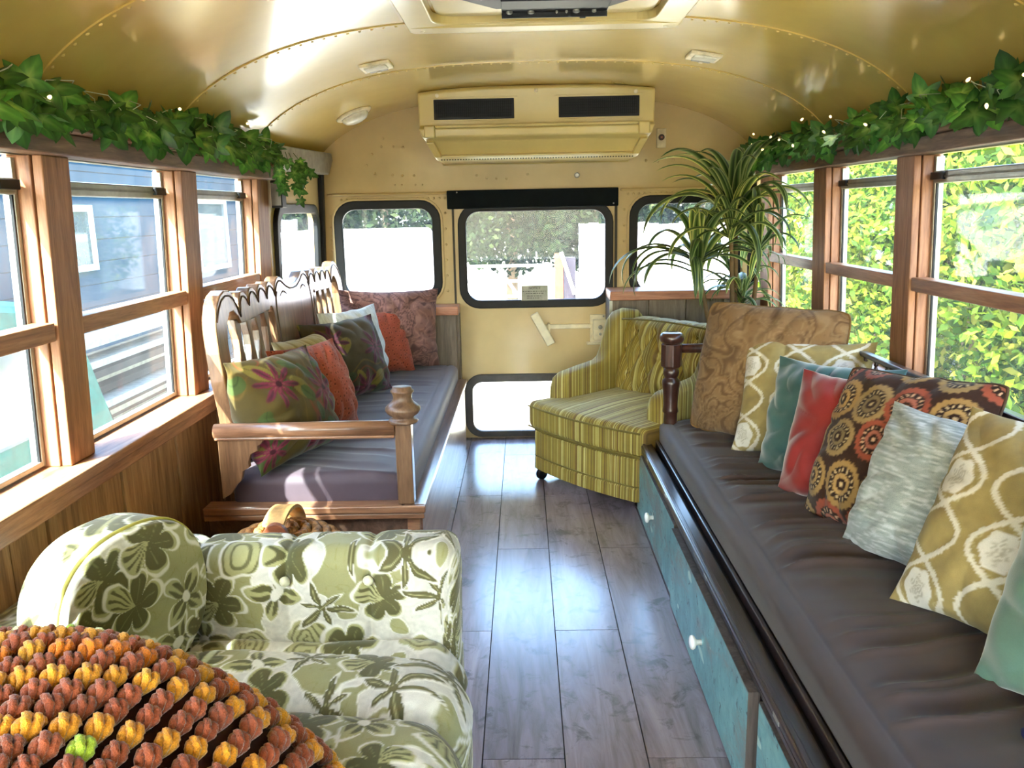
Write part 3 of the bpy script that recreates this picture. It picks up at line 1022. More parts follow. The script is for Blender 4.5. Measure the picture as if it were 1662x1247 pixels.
mattress('bench_mattress', 'long dark charcoal seat mattress on the left daybed', -.965, -.415, 2.375, 4.19, .330, .438, 3.3, 1, 110, .009)
# ================================================================== RIGHT STORAGE BENCH
DARKW = wood('dark_stained_rail', '#1d1616', '#2e2424', '#453738', 'y', .28, .35)
DARKV = wood('dark_stained_turning', '#2c1a16', '#4a2c24', '#643f33', 'z', .3, .35)
def teal_paint():
    s = NT('distressed_teal_paint')
    v = s.mapping(s.tc.outputs['Object'], (6, 6, 6))
    v3 = s.mapping(s.tc.outputs['Object'], (6, 3.5, 9), per_object=True)
    n1 = s.noise(v, 1.6, 6, .65, .4)
    c = s.ramp(n1, [(.3, '#557f82'), (.5, '#6d9e9e'), (.68, '#89b4ae')])
    n2 = s.noise(v3, 1.1, 8, .72, .5)
    c = s.mix(s.ramp(n2, [(.47, (0, 0, 0, 1)), (.58, (.85, .85, .85, 1))]), c, '#7d8079')
    n3 = s.noise(v, 5, 8, .75, .6)
    c = s.mix(s.ramp(n3, [(.58, (0, 0, 0, 1)), (.64, (1, 1, 1, 1))]), c, '#2e4146')
    n4 = s.noise(v3, 2.1, 2, .4, .2)
    c = s.mix(s.ramp(n4, [(.70, (0, 0, 0, 1)), (.72, (.7, .7, .7, 1))]), c, '#cfe3cf')
    s.l(c, s.p.inputs['Base Color'])
    s.set(Roughness=.45)
    s.bump(n3, .25, .003)
    return s.m
TEAL = teal_paint()
DRS = wood('drawer_edge_wood', '#2f2724', '#4f4540', '#6a5f57', 'z', .6)
WHITE = plain('white_ceramic', '#f2f2ee', .15, namt=.02, coat=.5)
sb = thing('storage_bench', 'dark wooden storage bench with turquoise drawers under the right windows', 'bench', (.75, 1.8, 0))
BY0, BY1 = .25, 3.25
MB().box(.402, 1.085, BY0, BY1, 0, .262).build('carcass', plain('dark_carcass', '#2a211e', .6), sb)
MB().box(.382, .398, BY0, BY1, .262, .278).build('rail_step', DARKW, sb, bevel=.003)
MB().box(.380, .426, BY0, BY1, .2785, .296).build('front_rail', DARKW, sb, bevel=.005)
MB().box(.384, .396, BY0, BY1, .2965, .302).build('rail_bead', DARKW, sb, bevel=.002)
MB().box(.440, .452, BY0, BY1, .2785, .306).build('inner_rail', DARKW, sb, bevel=.003)
MB().box(.453, 1.085, BY0, BY1, .262, .277).build('seat_board', DARKW, sb)
MB().box(.430, 1.085, BY1 - .02, BY1, .2785, .300).build('end_rail', DARKW, sb, bevel=.003)
dl = [(2.405, 3.215, .378, 'pale patch'), (1.505, 2.375, .366, ''), (.62, 1.47, .378, '')]
for (a, b, xf, _) in dl:
    d = MB().box(xf, xf + .0185, a, b, .006, .252).build('drawer_front', TEAL, sb, bevel=.0015)
    MB().box(xf + .0005, xf + .0245, a - .0025, a - .0002, .006, .254).box(xf + .0005, xf + .0245, a, b, .2522, .2545).build('worn_edge', DRS, d)
    yc = (a + b) / 2
    kn = MB().lathe([(.008, 0), (.007, .010), (.009, .014), (.017, .018), (.019, .023), (.017, .028), (.010, .031), (.002, .032)], 0, 0, 22, rot=Matrix.Translation((xf, yc - .01, .125)) @ Matrix.Rotation(-pi / 2, 4, 'Y')).build('knob', WHITE, d, smooth=True)
    kn['label'] = 'white round drawer knob'
# steel latch clips along the rail
for y in (2.95, 2.55, 1.95, 1.35):
    MB().box(.3785, .382, y, y + .035, .281, .290).build('rail_clip', GREYM, sb, bevel=.001)
# turned corner post with side rail
px_, py_ = .502, 3.195
MB().lathe([(.024, .30), (.026, .34), (.027, .385), (.026, .41), (.031, .416), (.030, .425), (.028, .44), (.031, .50), (.035, .53), (.034, .543), (.025, .552), (.025, .556), (.029, .562), (.031, .575), (.028, .590), (.022, .594)], px_, py_, 22).build('turned_post', DARKV, sb, smooth=True)
MB().lathe([(.030, .592), (.041, .600), (.041, .686), (.036, .690)], px_, py_, 8).build('octagonal_block', DARKV, sb, bevel=.002)
MB().lathe([(.036, .690), (.044, .697), (.048, .708), (.047, .718), (.041, .727), (.034, .731), (.030, .729), (.004, .729)], px_, py_, 26).build('post_knob', DARKV, sb, smooth=True)
MB().tube([(px_ + .036, py_ + .02, .664), (1.045, py_ + .035, .664)], .018, 12).build('side_rail', DARKV, sb, smooth=True)
# spindle gallery along the window wall
gx = 1.052
MB().box(gx - .013, gx + .018, BY0, 3.2, .712, .728).build('gallery_top_rail', DARKW, sb, bevel=.005)
MB().box(gx - .018, gx + .020, BY0, 3.2, .650, .664).build('gallery_lower_rail', DARKW, sb, bevel=.004)
MB().box(gx + .0, gx + .018, BY0, 3.2, .2785, .649).build('back_board', DARKW, sb)
SP = bpy.data.meshes.new('gallery_spindle')
q = MB().lathe([(.006, 0), (.008, .004), (.005, .007), (.009, .013), (.010, .018), (.006, .025), (.0045, .031), (.008, .035), (.0055, .040), (.007, .048)], 0, 0, 10)
SP.from_pydata(q.V, [], q.F)
SP.materials.append(DARKV)
for p in SP.polygons: p.use_smooth = True
y = BY0 + .05
while y < 3.12:
    o = bpy.data.objects.new('gallery_spindle', SP)
    COL.objects.link(o); o.parent = sb
    o.location = Vector((gx + .002, y, .664)) - off(sb)
    y += .083
mattress('bench_mattress', 'long dark brown seat mattress on the turquoise drawer bench', .458, 1.040, .27, 3.225, .2775, .372, 8.1, -1, 170, .021)

# ================================================================== PILLOW PATTERNS (X, Y in metres, returns colour and relief)
def pt_plain(c, var=.08, s=30):
    c = hexc(c)
    def f(X_, Y_):
        return c[None, :] * (1 - var + 2 * var * fbm(X_ * s + 50, Y_ * s + 50, 3))[:, None], 0 * X_
    return f
def pt_paisley(base, dark, light, seed, sc=7.0):
    def f(X_, Y_):
        a = X_ * sc + seed; b = Y_ * sc + seed * 2
        w1 = fbm(a, b, 2); w2 = fbm(a + 40, b + 11, 2)
        n = fbm(a + 2.2 * w1, b + 2.2 * w2, 1) * .8 + .2 * w1
        l1 = .5 + .5 * np.cos(n * 48 + 3 * np.sin(n * 9))
        l2 = .5 + .5 * np.cos(n * 110 + 8 * w1)
        n3 = vnoise(a * 9, b * 9)
        c = mixc(np.repeat(hexc(base)[None], len(X_), 0), hexc(dark), sst(.70, .95, l1) * .8)
        c = mixc(c, hexc(light), sst(.75, .97, l2) * .45)
        c = mixc(c, hexc(dark), sst(.70, .85, n3) * .4)
        return c, .0016 * (1 - l1)
    return f
def pt_ogee(shift=(0, 0), sc=1.0):
    def f(X_, Y_):
        x = X_ / sc + shift[0]; y = Y_ / sc + shift[1]
        P, Q = .155, .245      # half-pitch across, pitch along
        c = np.repeat(hexc('#b19d66')[None], len(X_), 0)
        c = c * (.93 + .12 * fbm(x * 60, y * 60, 2))[:, None]
        line = np.zeros(len(X_))
        med = np.zeros(len(X_)); inner = np.zeros(len(X_)); halo = np.zeros(len(X_))
        jag = (vnoise(x * 260, y * 260) - .5) * .0035
        for sg in (1, -1):
            k = np.round((x - sg * P * .5 * np.sin(2 * pi * y / Q * .5 * 2 / 2)) / P)
            for dk in (-1, 0, 1):
                xx = (k + dk) * P + (sg if True else 1) * np.where(((k + dk) % 2) == 0, 1, -1) * (P * .40) * np.cos(2 * pi * y / Q)
                slope = (P * .40) * 2 * pi / Q * np.sin(2 * pi * y / Q)
                d = np.abs(x - xx) / np.sqrt(1 + slope ** 2) + jag
                line = np.maximum(line, 1 - sst(.0048, .0062, d))
        # medallions in both half-drop lattices
        for ox, oy in ((0, 0), (P, Q / 2)):
            gx_ = (x - ox + P) % (2 * P) - P
            gy_ = (y - oy + Q / 2) % Q - Q / 2
            for cx_ in (0.0,):
                r = np.hypot(gx_ / .036, gy_ / .044)
                th = np.arctan2(gy_, gx_)
                edge = 1 + .07 * np.cos(6 * th) + .08 * np.cos(2 * th)
                med = np.maximum(med, 1 - sst(.96, 1.02, r / edge))
                inner = np.maximum(inner, (1 - sst(.5, .56, r + .12 * np.cos(6 * th))) * (.5 + .5 * np.cos(r * 30 + 2 * np.cos(5 * th))))
                ring = np.exp(-((r / edge - 1.32 + .10 * np.sin(14 * th)) / .05) ** 2)
                halo = np.maximum(halo, ring)
        c = mixc(c, hexc('#ded3a4'), halo * .55)
        c = mixc(c, hexc('#efe9d8'), line)
        c = mixc(c, hexc('#f0ece2'), med)
        c = mixc(c, hexc('#b9b2a0'), inner * med * .75)
        return c, .0012 * np.maximum(line, med)
    return f
def pt_medal(seed=0):
    cs = []
    R_ = np.random.default_rng(5)
    for i in range(-3, 4):
        for j in range(-3, 4):
            cs.append((i * .118 + (.059 if j % 2 else 0) + R_.uniform(-.008, .008), j * .112 + R_.uniform(-.01, .01), R_.uniform(.050, .064), int(R_.integers(0, 3))))
    def f(X_, Y_):
        c = np.repeat(hexc('#3c2318')[None], len(X_), 0)
        c = c * (.9 + .2 * vnoise(X_ * 400, Y_ * 400))[:, None]
        rel = np.zeros(len(X_))
        for (cx_, cy_, R0, kd) in cs:
            r = np.hypot(X_ - cx_, Y_ - cy_) / R0
            m = r < 1.1
            if not m.any(): continue
            th = np.arctan2(Y_ - cy_, X_ - cx_)
            outer, mid, core = [('#b08a52', '#c49b60', '#e0bf8e'), ('#a3523c', '#b56b55', '#e0b28f'), ('#a88a5a', '#8d7752', '#c9b184')][kd]
            e = 1 + .035 * np.cos(22 * th)
            a = (1 - sst(.97, 1.03, r / e)); c = mixc(c, hexc(outer), a); rel = np.maximum(rel, a)
            b = (1 - sst(.70, .74, r / e)); c = mixc(c, hexc('#2e1a12'), b)
            spoke = sst(.25, .55, np.cos(16 * th)) * sst(.50, .54, r) * (1 - sst(.66, .69, r))
            c = mixc(c, hexc(core), spoke)
            d = (1 - sst(.44, .48, r * (1 + .03 * np.cos(16 * th)))); c = mixc(c, hexc(mid), d)
            k = (1 - sst(.24, .28, r * (1 + .08 * np.cos(8 * th)))); c = mixc(c, hexc('#33190f'), k)
            g = (1 - sst(.09, .12, r * (1 + .15 * np.cos(6 * th)))); c = mixc(c, hexc(core), g)
        return c, .001 * rel
    return f
def pt_chenille(X_, Y_):
    n = vnoise(X_ * 34 + 3, Y_ * 300) * .6 + vnoise(X_ * 80, Y_ * 500) * .4
    c = mixc(np.repeat(hexc('#a9b3b2')[None], len(X_), 0), hexc('#d3dadb'), sst(.42, .7, n))
    c = mixc(c, hexc('#86918f'), sst(.62, .8, vnoise(X_ * 28 + 50, Y_ * 260 + 7)) * .6)
    return c, .0005 * n
def pt_eyelet(X_, Y_):
    c = hexc('#a8503c')[None, :] * (.92 + .16 * fbm(X_ * 30, Y_ * 30, 3))[:, None]
    g = .022
    i = np.floor(X_ / g); j = np.floor(Y_ / g)
    best = np.ones(len(X_))
    for di in (-1, 0, 1):
        for dj in (-1, 0, 1):
            a = i + di; b = j + dj
            jx = _lat[(a.astype(int) * 7) % 512, (b.astype(int) * 13) % 512]; jy = _lat[(a.astype(int) * 11 + 5) % 512, (b.astype(int) * 3 + 9) % 512]
            best = np.minimum(best, np.hypot(X_ - (a + .2 + .6 * jx) * g, (Y_ - (b + .2 + .6 * jy) * g) * .7))
    m = 1 - sst(.0022, .0034, best)
    c = mixc(c, hexc('#5a1f16'), m * .9)
    r = np.exp(-((best - .0046) / .0012) ** 2)
    c = mixc(c, hexc('#cc7257'), r * .5)
    return c, -.0015 * m + .0006 * r
def pt_floral(base, accent, green, seed):
    R_ = np.random.default_rng(seed)
    fl_ = [(-.12, .07, .085, .2), (.10, .02, .090, .5), (.0, -.14, .080, 0.1), (.19, .17, .06, .3), (-.2, -.12, .06, .4), (.17, -.15, .07, .2), (-.03, .2, .05, .1)]
    lf = [(R_.uniform(-.24, .24), R_.uniform(-.24, .24), R_.uniform(0, pi), R_.uniform(.03, .055)) for _ in range(26)]
    def f(X_, Y_):
        c = hexc(base)[None, :] * (.86 + .28 * fbm(X_ * 18 + seed, Y_ * 18, 3))[:, None]
        rel = np.zeros(len(X_))
        # tendrils
        n = fbm(X_ * 6 + seed, Y_ * 6, 2)
        c = mixc(c, hexc('#6d5524'), np.exp(-((n - .5) / .012) ** 2) * .8)
        c = mixc(c, hexc('#8b3a25'), np.exp(-((n - .38) / .010) ** 2) * .7)
        for k, (lx, ly, la, lr) in enumerate(lf):
            dx = X_ - lx; dy = Y_ - ly
            u = dx * math.cos(la) + dy * math.sin(la); v = -dx * math.sin(la) + dy * math.cos(la)
            r = np.hypot(u / lr, v / (lr * .55))
            m = 1 - sst(.92, 1.0, r)
            col = hexc(green) if k % 3 else hexc('#7e7232')
            c = mixc(c, col, m * .8)
            c = mixc(c, col * .6, m * np.exp(-(v / .0015) ** 2) * .6)
            rel = np.maximum(rel, m * .6)
        for (fx, fy, R0, ph) in fl_:
            dx = X_ - fx; dy = Y_ - fy
            r = np.hypot(dx, dy) / R0; th = np.arctan2(dy, dx) + ph
            pet = np.abs(np.cos(4 * th)) ** 1.5
            m = (1 - sst(.86, .98, r / (.18 + .82 * pet)))
            c = mixc(c, hexc(accent), m)
            vein = np.exp(-((np.abs(np.cos(4 * th)) - 1) / .05) ** 2)
            c = mixc(c, hexc(accent) * .55 + .02, m * vein * .8)
            c = mixc(c, hexc('#c2766a'), m * sst(.80, .9, pet) * sst(.45, .2, r) * .4)
            c = mixc(c, hexc('#3c1220'), 1 - sst(.10, .14, r))
            rel = np.maximum(rel, m)
        return c, .0014 * rel
    return f
def pt_ruffle(X_, Y_):
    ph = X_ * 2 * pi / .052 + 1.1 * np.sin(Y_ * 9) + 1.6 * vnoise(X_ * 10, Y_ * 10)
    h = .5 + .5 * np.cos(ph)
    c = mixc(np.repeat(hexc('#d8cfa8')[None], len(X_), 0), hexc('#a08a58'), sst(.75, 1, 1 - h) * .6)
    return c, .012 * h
def pt_sequin(X_, Y_):
    c = hexc('#dfe3e6')[None, :] * (.9 + .18 * vnoise(X_ * 240, Y_ * 60))[:, None]
    return c, .0008 * vnoise(X_ * 200, Y_ * 50)
def pt_leafthrow(X_, Y_):
    c, r = pt_paisley('#85605a', '#4f3536', '#b08478', 4.4, 11)(X_, Y_)
    return c, r

PILM = attr_mat('pillow_cotton', .85, .15, 900, .25, .25)
VELM = attr_mat('pillow_velvet', .55, .9, 300, .10, .12)
CHM = attr_mat('pillow_chenille', .8, .4, 500, .3, .4)
def pillow(name, label, pose, thick, pat, mat, N=110, pipe=None, sag=.0, wr=1.0, seed=1.0, group=None, pinch=.075, corner=0.0, folds=0.0):
    x, y, z, yaw, lean_, w, h, roll = pose
    thick *= 1.45; wr *= 1.7
    u = Vector((math.cos(yaw), math.sin(yaw), 0)); nb = Vector((-math.sin(yaw), math.cos(yaw), 0))
    v = math.cos(lean_) * Vector((0, 0, 1)) + math.sin(lean_) * nb
    u2 = math.cos(roll) * u + math.sin(roll) * v
    v2 = -math.sin(roll) * u + math.cos(roll) * v
    n_ = u2.cross(v2)
    M4 = Matrix((u2, v2, n_)).transposed().to_4x4()
    M4.translation = Vector((x, y, z))
    g = np.sin(np.linspace(-pi / 2, pi / 2, N)) * .55 + np.linspace(-1, 1, N) * .45
    U, Vv = np.meshgrid(g, g, indexing='ij')
    U = U.ravel(); Vv = Vv.ravel()
    ck = 1 - corner * (np.abs(U) * np.abs(Vv)) ** 7
    px = w / 2 * U * ck * (1 - pinch * (1 - Vv ** 2) * np.abs(U) ** 2) + .011 * (fbm(Vv * 4 + seed, U * 0 + seed, 2) - .5) * np.abs(U) ** 2 * (1 - Vv ** 2)
    py = h / 2 * Vv * ck * (1 - pinch * (1 - U ** 2) * np.abs(Vv) ** 2) + .011 * (fbm(U * 4 + seed, U * 0 + seed + 5, 2) - .5) * np.abs(Vv) ** 2 * (1 - U ** 2)
    prof_ = ((1 - U ** 2) * (1 - Vv ** 2))
    T = thick / 2 * np.clip(prof_, 0, 1) ** .50
    # keep the corners flat
    cr = np.abs(U * Vv)
    T = T * (1 - .75 * sst(.45, 1.0, cr))
    T = T * (1 - .12 * Vv)
    Vs, Cs = [], []
    for sg in (1, -1):
        wn_ = (fbm(px * 9 + seed * 5, py * 9 + sg * 3, 3) - .5) * .016 * wr
        rad = (np.abs(np.sin(6 * np.arctan2(Vv, U) + seed * 2 + 6 * fbm(px * 6 + seed, py * 6, 2))) - .5) * .010 * wr * sst(.35, .85, np.maximum(np.abs(U), np.abs(Vv)))
        fo = folds * .012 * np.sin((px * .8 + py * .5) * 55 + 5 * fbm(px * 7 + seed, py * 7, 2)) * sst(.2, .8, cr + .15)
        c, rel = pat(px, py)
        k = np.clip(prof_, 0, 1) ** .35
        zz_ = sg * (T + (wn_ + rad + fo + rel) * k)
        zz_ = np.where(sg * zz_ < 0, 0, zz_)
        sagz = -sag * w * (Vv > 0) * Vv ** 2 * 0
        yy = py + h / 2 + .01 * (fbm(px * 5 + seed, py * 5 + 2, 2) - .5) * k
        Vs.append(np.stack([px, yy, zz_ + sagz], 1)); Cs.append(c)
    idx = np.arange(N * N).reshape(N, N)
    border = (np.abs(np.abs(U) - 1) < 1e-9) | (np.abs(np.abs(Vv) - 1) < 1e-9)
    remap = np.where(border, np.arange(N * N), -1)
    cnt = N * N
    mp = np.zeros(N * N, int)
    keep = []
    for i in range(N * N):
        if border[i]: mp[i] = i
        else:
            mp[i] = cnt; cnt += 1; keep.append(i)
    V = np.concatenate([Vs[0], Vs[1][keep]]); C = np.concatenate([Cs[0], Cs[1][keep]])
    a = idx[:-1, :-1].ravel(); b = idx[1:, :-1].ravel(); c_ = idx[1:, 1:].ravel(); d = idx[:-1, 1:].ravel()
    F = list(zip(a, b, c_, d)) + list(zip(mp[a], mp[d], mp[c_], mp[b]))
    t = thing(name, label, 'pillow', mat=M4, group=group)
    mesh_obj('cover', V, F, mat, t, True, 0, C)
    if pipe:
        bi = list(idx[:, 0]) + list(idx[-1, 1:]) + list(idx[-2::-1, -1]) + list(idx[0, -2:0:-1])
        P = [tuple(Vs[0][i]) for i in bi[::2]]
        MB().tube(P + [P[0]], .0042, 6).build('piping', pipe, t, smooth=True)
    return t
GR = 'pillows on the drawer bench'
pillow('throw_pillow', 'large gold brown paisley pillow at the far end of the right bench', (.756, 2.915, .372, -.733, .278, .550, .497, -.013), .15, pt_paisley('#937350', '#6d5136', '#b2946c', 2.0, 8), PILM, pipe=plain('paisley_piping', '#7a5c34', .8), seed=1.3, group=GR, pinch=.03, corner=.06)
pillow('throw_pillow', 'beige and white trellis pillow between the paisley and the teal pillow', (.832, 2.69, .370, -.564, .447, .442, .42, .037), .13, pt_ogee((.02, .03)), PILM, seed=2.1, group=GR, pinch=.09)
pillow('throw_pillow', 'dusty teal velvet pillow behind the red pillow', (.815, 2.444, .370, -.894, .321, .425, .38, .03), .13, pt_plain('#4b6f6d', .08, 8), VELM, seed=3.7, group=GR, wr=1.6, pinch=.09, folds=.8)
pillow('throw_pillow', 'brick red velvet pillow between the teal and the brown medallion pillow', (.792, 2.236, .370, -.755, .341, .34, .378, -.021), .13, pt_plain('#8f2a28', .10, 10), VELM, seed=4.4, group=GR, wr=1.2)
pillow('throw_pillow', 'dark brown pillow with tan and rust ringed medallions', (.800, 2.000, .373, -1.163, .429, .479, .445, .072), .14, pt_medal(), PILM, N=120, pipe=plain('medallion_piping', '#4a3320', .8), seed=5.2, group=GR, pinch=.06, corner=.05)
pillow('throw_pillow', 'light grey chenille pillow leaning on the brown medallion pillow', (.815, 1.766, .370, -1.11, .406, .456, .380, -.018), .14, pt_chenille, CHM, N=110, seed=6.1, group=GR, wr=1.2)
pillow('throw_pillow', 'larger beige and white trellis pillow near the right edge of the photo', (.819, 1.469, .369, -1.057, .504, .454, .456, -.013), .14, pt_ogee((.0, .06), 1.0), PILM, N=130, seed=7.7, group=GR, pinch=.08)
pillow('throw_pillow', 'pale sage green velvet pillow nearest the camera, cut off by the right edge', (.849, 1.172, .368, -.986, .351, .452, .457, 0), .14, pt_plain('#5f8073', .07, 8), VELM, seed=8.8, group=GR, wr=1.4, folds=.6)
GL = 'pillows on the daybed'
MB_Z = .437
pillow('throw_pillow', 'olive floral pillow with magenta star flowers at the near end of the daybed', (-.795, 2.57, MB_Z, 1.313, .306, .474, .355, -.045), .15, pt_floral('#56471f', '#74283f', '#3f5527', 3), PILM, N=130, seed=1.9, group=GL, wr=1.2)
pillow('throw_pillow', 'coral red eyelet pillow beside the near floral pillow', (-.776, 2.868, MB_Z, 1.136, .33, .362, .335, -.023), .12, pt_eyelet, PILM, N=130, seed=2.9, group=GL)
pillow('throw_pillow', 'cream ruffled pillow behind the near coral pillow', (-.83, 3.14, MB_Z, 1.478, .40, .464, .335, -.06), .12, pt_ruffle, PILM, N=100, seed=3.4, group=GL)
pillow('throw_pillow', 'dark brown floral pillow with a dull magenta flower in front of the white pillow', (-.782, 3.431, MB_Z, 1.006, .319, .44, .35, -.01), .13, pt_floral('#443a28', '#5e2b40', '#3a4430', 11), PILM, N=120, seed=4.9, group=GL)
pillow('throw_pillow', 'plain white pillow behind the dark brown floral pillow', (-.799, 3.635, MB_Z, 1.248, .178, .491, .365, -.024), .10, pt_sequin, PILM, seed=5.5, group=GL)
pillow('throw_pillow', 'coral red eyelet pillow in front of the dusty pink paisley pillow', (-.755, 3.93, MB_Z, .647, .321, .354, .320, 0), .11, pt_eyelet, PILM, N=110, seed=6.6, group=GL)
pillow('throw_pillow', 'large dusty pink and brown paisley pillow in the far corner of the daybed', (-.745, 4.095, MB_Z, .28, .10, .50, .40, -.03), .15, pt_leafthrow, PILM, N=110, seed=7.3, group=GL, wr=1.5)
# small navy tassel on the right mattress
ta = thing('navy_tassel', 'small navy blue tassel lying on the brown mattress at the lower right edge', 'tassel', (.715, 1.165, .378))
TM = Matrix.Translation((.715, 1.165, .392)) @ Matrix.Rotation(pi / 2 - .1, 4, 'Y')
MB().lathe([(.002, -.018), (.010, -.014), (.012, -.006), (.008, .0), (.006, .004)], 0, 0, 14, rot=TM).build('knot', plain('navy_yarn', '#1b2150', .7), ta, smooth=True)
tm = MB()
for k in range(26):
    a = k * 2.4; r = .009 * math.sqrt(k / 26)
    p0 = Vector((r * .5 * math.cos(a), r * .5 * math.sin(a), .003)); p1 = Vector((r * 1.4 * math.cos(a), r * 1.4 * math.sin(a), .05))
    tm.tube([TM @ p0, TM @ p1], .0012, 5)
tt = tm.build('fringe', plain('navy_yarn', '#1b2150', .7), ta)
tt['kind'] = 'stuff'
# ================================================================== FLORAL SOFA
_R = np.random.default_rng(21)
MOT = []
for i in range(-3, 18):
    for j in range(-16, 14):
        MOT.append((i * .112 - 1.2 + (.055 if j % 2 else 0) + _R.uniform(-.022, .022), j * .100 + _R.uniform(-.022, .022), int(_R.choice([0, 0, 1, 2, 3])), _R.uniform(0, 2 * pi), _R.uniform(.85, 1.15)))
def sofa_pat(s, t):
    s, t = s + .030 * (fbm(s * 16, t * 16, 3) - .5), t + .030 * (fbm(s * 16 + 70, t * 16 + 30, 3) - .5)
    n = fbm(s * 9, t * 9, 3); tone = fbm(s * 5 + 40, t * 5 + 9, 2)
    c = np.repeat(hexc('#cfccc0')[None], len(s), 0) * (.95 + .1 * vnoise(s * 160, t * 160))[:, None]
    rel = np.zeros(len(s))
    m = sst(.535, .56, n)
    mid = np.outer(1 - tone, hexc('#8f8c5a')) + np.outer(tone, hexc('#a6a47c'))
    c = c * (1 - m[:, None]) + mid * m[:, None]
    c = mixc(c, hexc('#efeee2'), np.exp(-((n - .545) / .008) ** 2) * .9)
    rel = np.maximum(rel, m * .6)
    fine = fbm(s * 45, t * 45, 2)
    c = mixc(c, hexc('#85813f'), m * np.exp(-((fine - .5) / .02) ** 2) * .45)
    for (cx_, cy_, kd, ph, sc) in MOT:
        dx = s - cx_; dy = t - cy_
        R0 = .056 * sc
        near = (dx * dx + dy * dy) < (R0 * 1.5) ** 2
        if not near.any(): continue
        dx = dx[near]; dy = dy[near]
        r = np.hypot(dx, dy) / R0; th = np.arctan2(dy, dx) + ph
        cc = c[near]; rr = rel[near]
        tn = tone[near]
        dark = np.outer(1 - tn, hexc('#4f4f28')) + np.outer(tn, hexc('#6b6442'))
        lite = np.outer(1 - tn, hexc('#a3a16a')) + np.outer(tn, hexc('#b1ad84'))
        def put(mask, col):
            nonlocal cc
            cc = cc * (1 - mask[:, None]) + col * mask[:, None]
        white = np.repeat(hexc('#dedbcf')[None], len(cc), 0)
        if kd == 0:      # orchid of five broad petals, one of them fanned
            k = np.floor((th / (2 * pi / 5)) % 5)
            a = np.abs(((th / (2 * pi / 5)) % 1) - .5) * 2
            lobe = .30 + .78 * np.sqrt(np.clip(1 - a ** 2.2, 0, 1)) * np.where(k == 1, 1.15, np.where(k == 3, .85, 1.0))
            e = r / lobe
            put(1 - sst(1.06, 1.12, e), white)
            put(1 - sst(.95, 1.0, e), lite)
            put((1 - sst(.86, .90, e)) * np.where(k == 1, 0, 1), dark)
            fan = np.where(k == 1, 1, 0) * (1 - sst(.88, .94, e)) * sst(.1, .6, np.cos(th * 22)) * sst(.15, .3, r)
            put(fan, dark)
            put(np.exp(-(a / .05) ** 2) * .5 * (1 - sst(.7, .8, e)), lite)
            rr = np.maximum(rr, 1 - sst(.9, 1.1, e))
        elif kd == 1:    # rose
            e = r / (.72 + .06 * np.cos(5 * th))
            put(1 - sst(1.08, 1.16, e), white)
            put(1 - sst(.96, 1.0, e), lite)
            sp = np.cos(r * 26 - 1.0 * th * 1 + 1.5 * np.cos(3 * th))
            put((1 - sst(.92, .97, e)) * sst(.2, .8, sp) * .8, dark)
            rr = np.maximum(rr, 1 - sst(.9, 1.1, e))
        elif kd == 2:    # spray of narrow leaves
            a = np.abs(((th / (2 * pi / 6)) % 1) - .5) * 2
            k = np.floor((th / (2 * pi / 6)) % 6)
            lobe = .15 + .95 * np.clip(1 - a * 1.5, 0, 1) ** .7 * np.where(k % 2 == 0, 1.1, .75)
            e = r / lobe
            put(1 - sst(1.10, 1.22, e), white)
            put(1 - sst(.95, 1.0, e), dark)
            put(np.exp(-(a / .07) ** 2) * (1 - sst(.7, .85, e)), lite)
            rr = np.maximum(rr, 1 - sst(.9, 1.1, e))
        else:            # lily with four blades
            a = np.abs(((th / (2 * pi / 4)) % 1) - .5) * 2
            lobe = .2 + 1.0 * np.clip(1 - a * 1.15, 0, 1) ** .5
            e = r / lobe
            put(1 - sst(1.06, 1.14, e), white)
            put(1 - sst(.96, 1.0, e), lite)
            put((1 - sst(.80, .86, e)) * sst(.12, .2, a + .0), dark)
            put(1 - sst(.20, .25, r), white)
            rr = np.maximum(rr, 1 - sst(.9, 1.1, e))
        c[near] = cc; rel[near] = rr
    return c, rel
SOFM = attr_mat('floral_cut_velvet', .8, .35, 700, .18, .25)
PIPEG = plain('yellow_green_piping', '#a9a24e', .75)
sofa = thing('floral_sofa', 'green and cream floral velvet sofa with a round arm in the left foreground', 'sofa', (-.6, 1.1, 0))
def sofa_piece(name, x0, x1, y0, y1, z0, z1, r, n, fn=None, par=None, relief=.0028):
    V, F, N = rbox((x1 - x0) / 2, (y1 - y0) / 2, (z1 - z0) / 2, r, *n, ne=14)
    x = V[:, 0] + (x0 + x1) / 2; y = V[:, 1] + (y0 + y1) / 2; z = V[:, 2] + (z0 + z1) / 2
    wx = np.clip(np.abs(N[:, 0]), 0, 1)
    s = x + wx * (z1 - z) * np.sign(x - (x0 + x1) / 2); t = z - y
    c, rel = sofa_pat(s, t)
    P = np.stack([x, y, z], 1) + N * (rel * relief)[:, None]
    if fn: P = fn(P, N)
    return mesh_obj(name, P, F, SOFM, par or sofa, True, 0, c)
tx = (-.94, -.75, -.56, -.392)
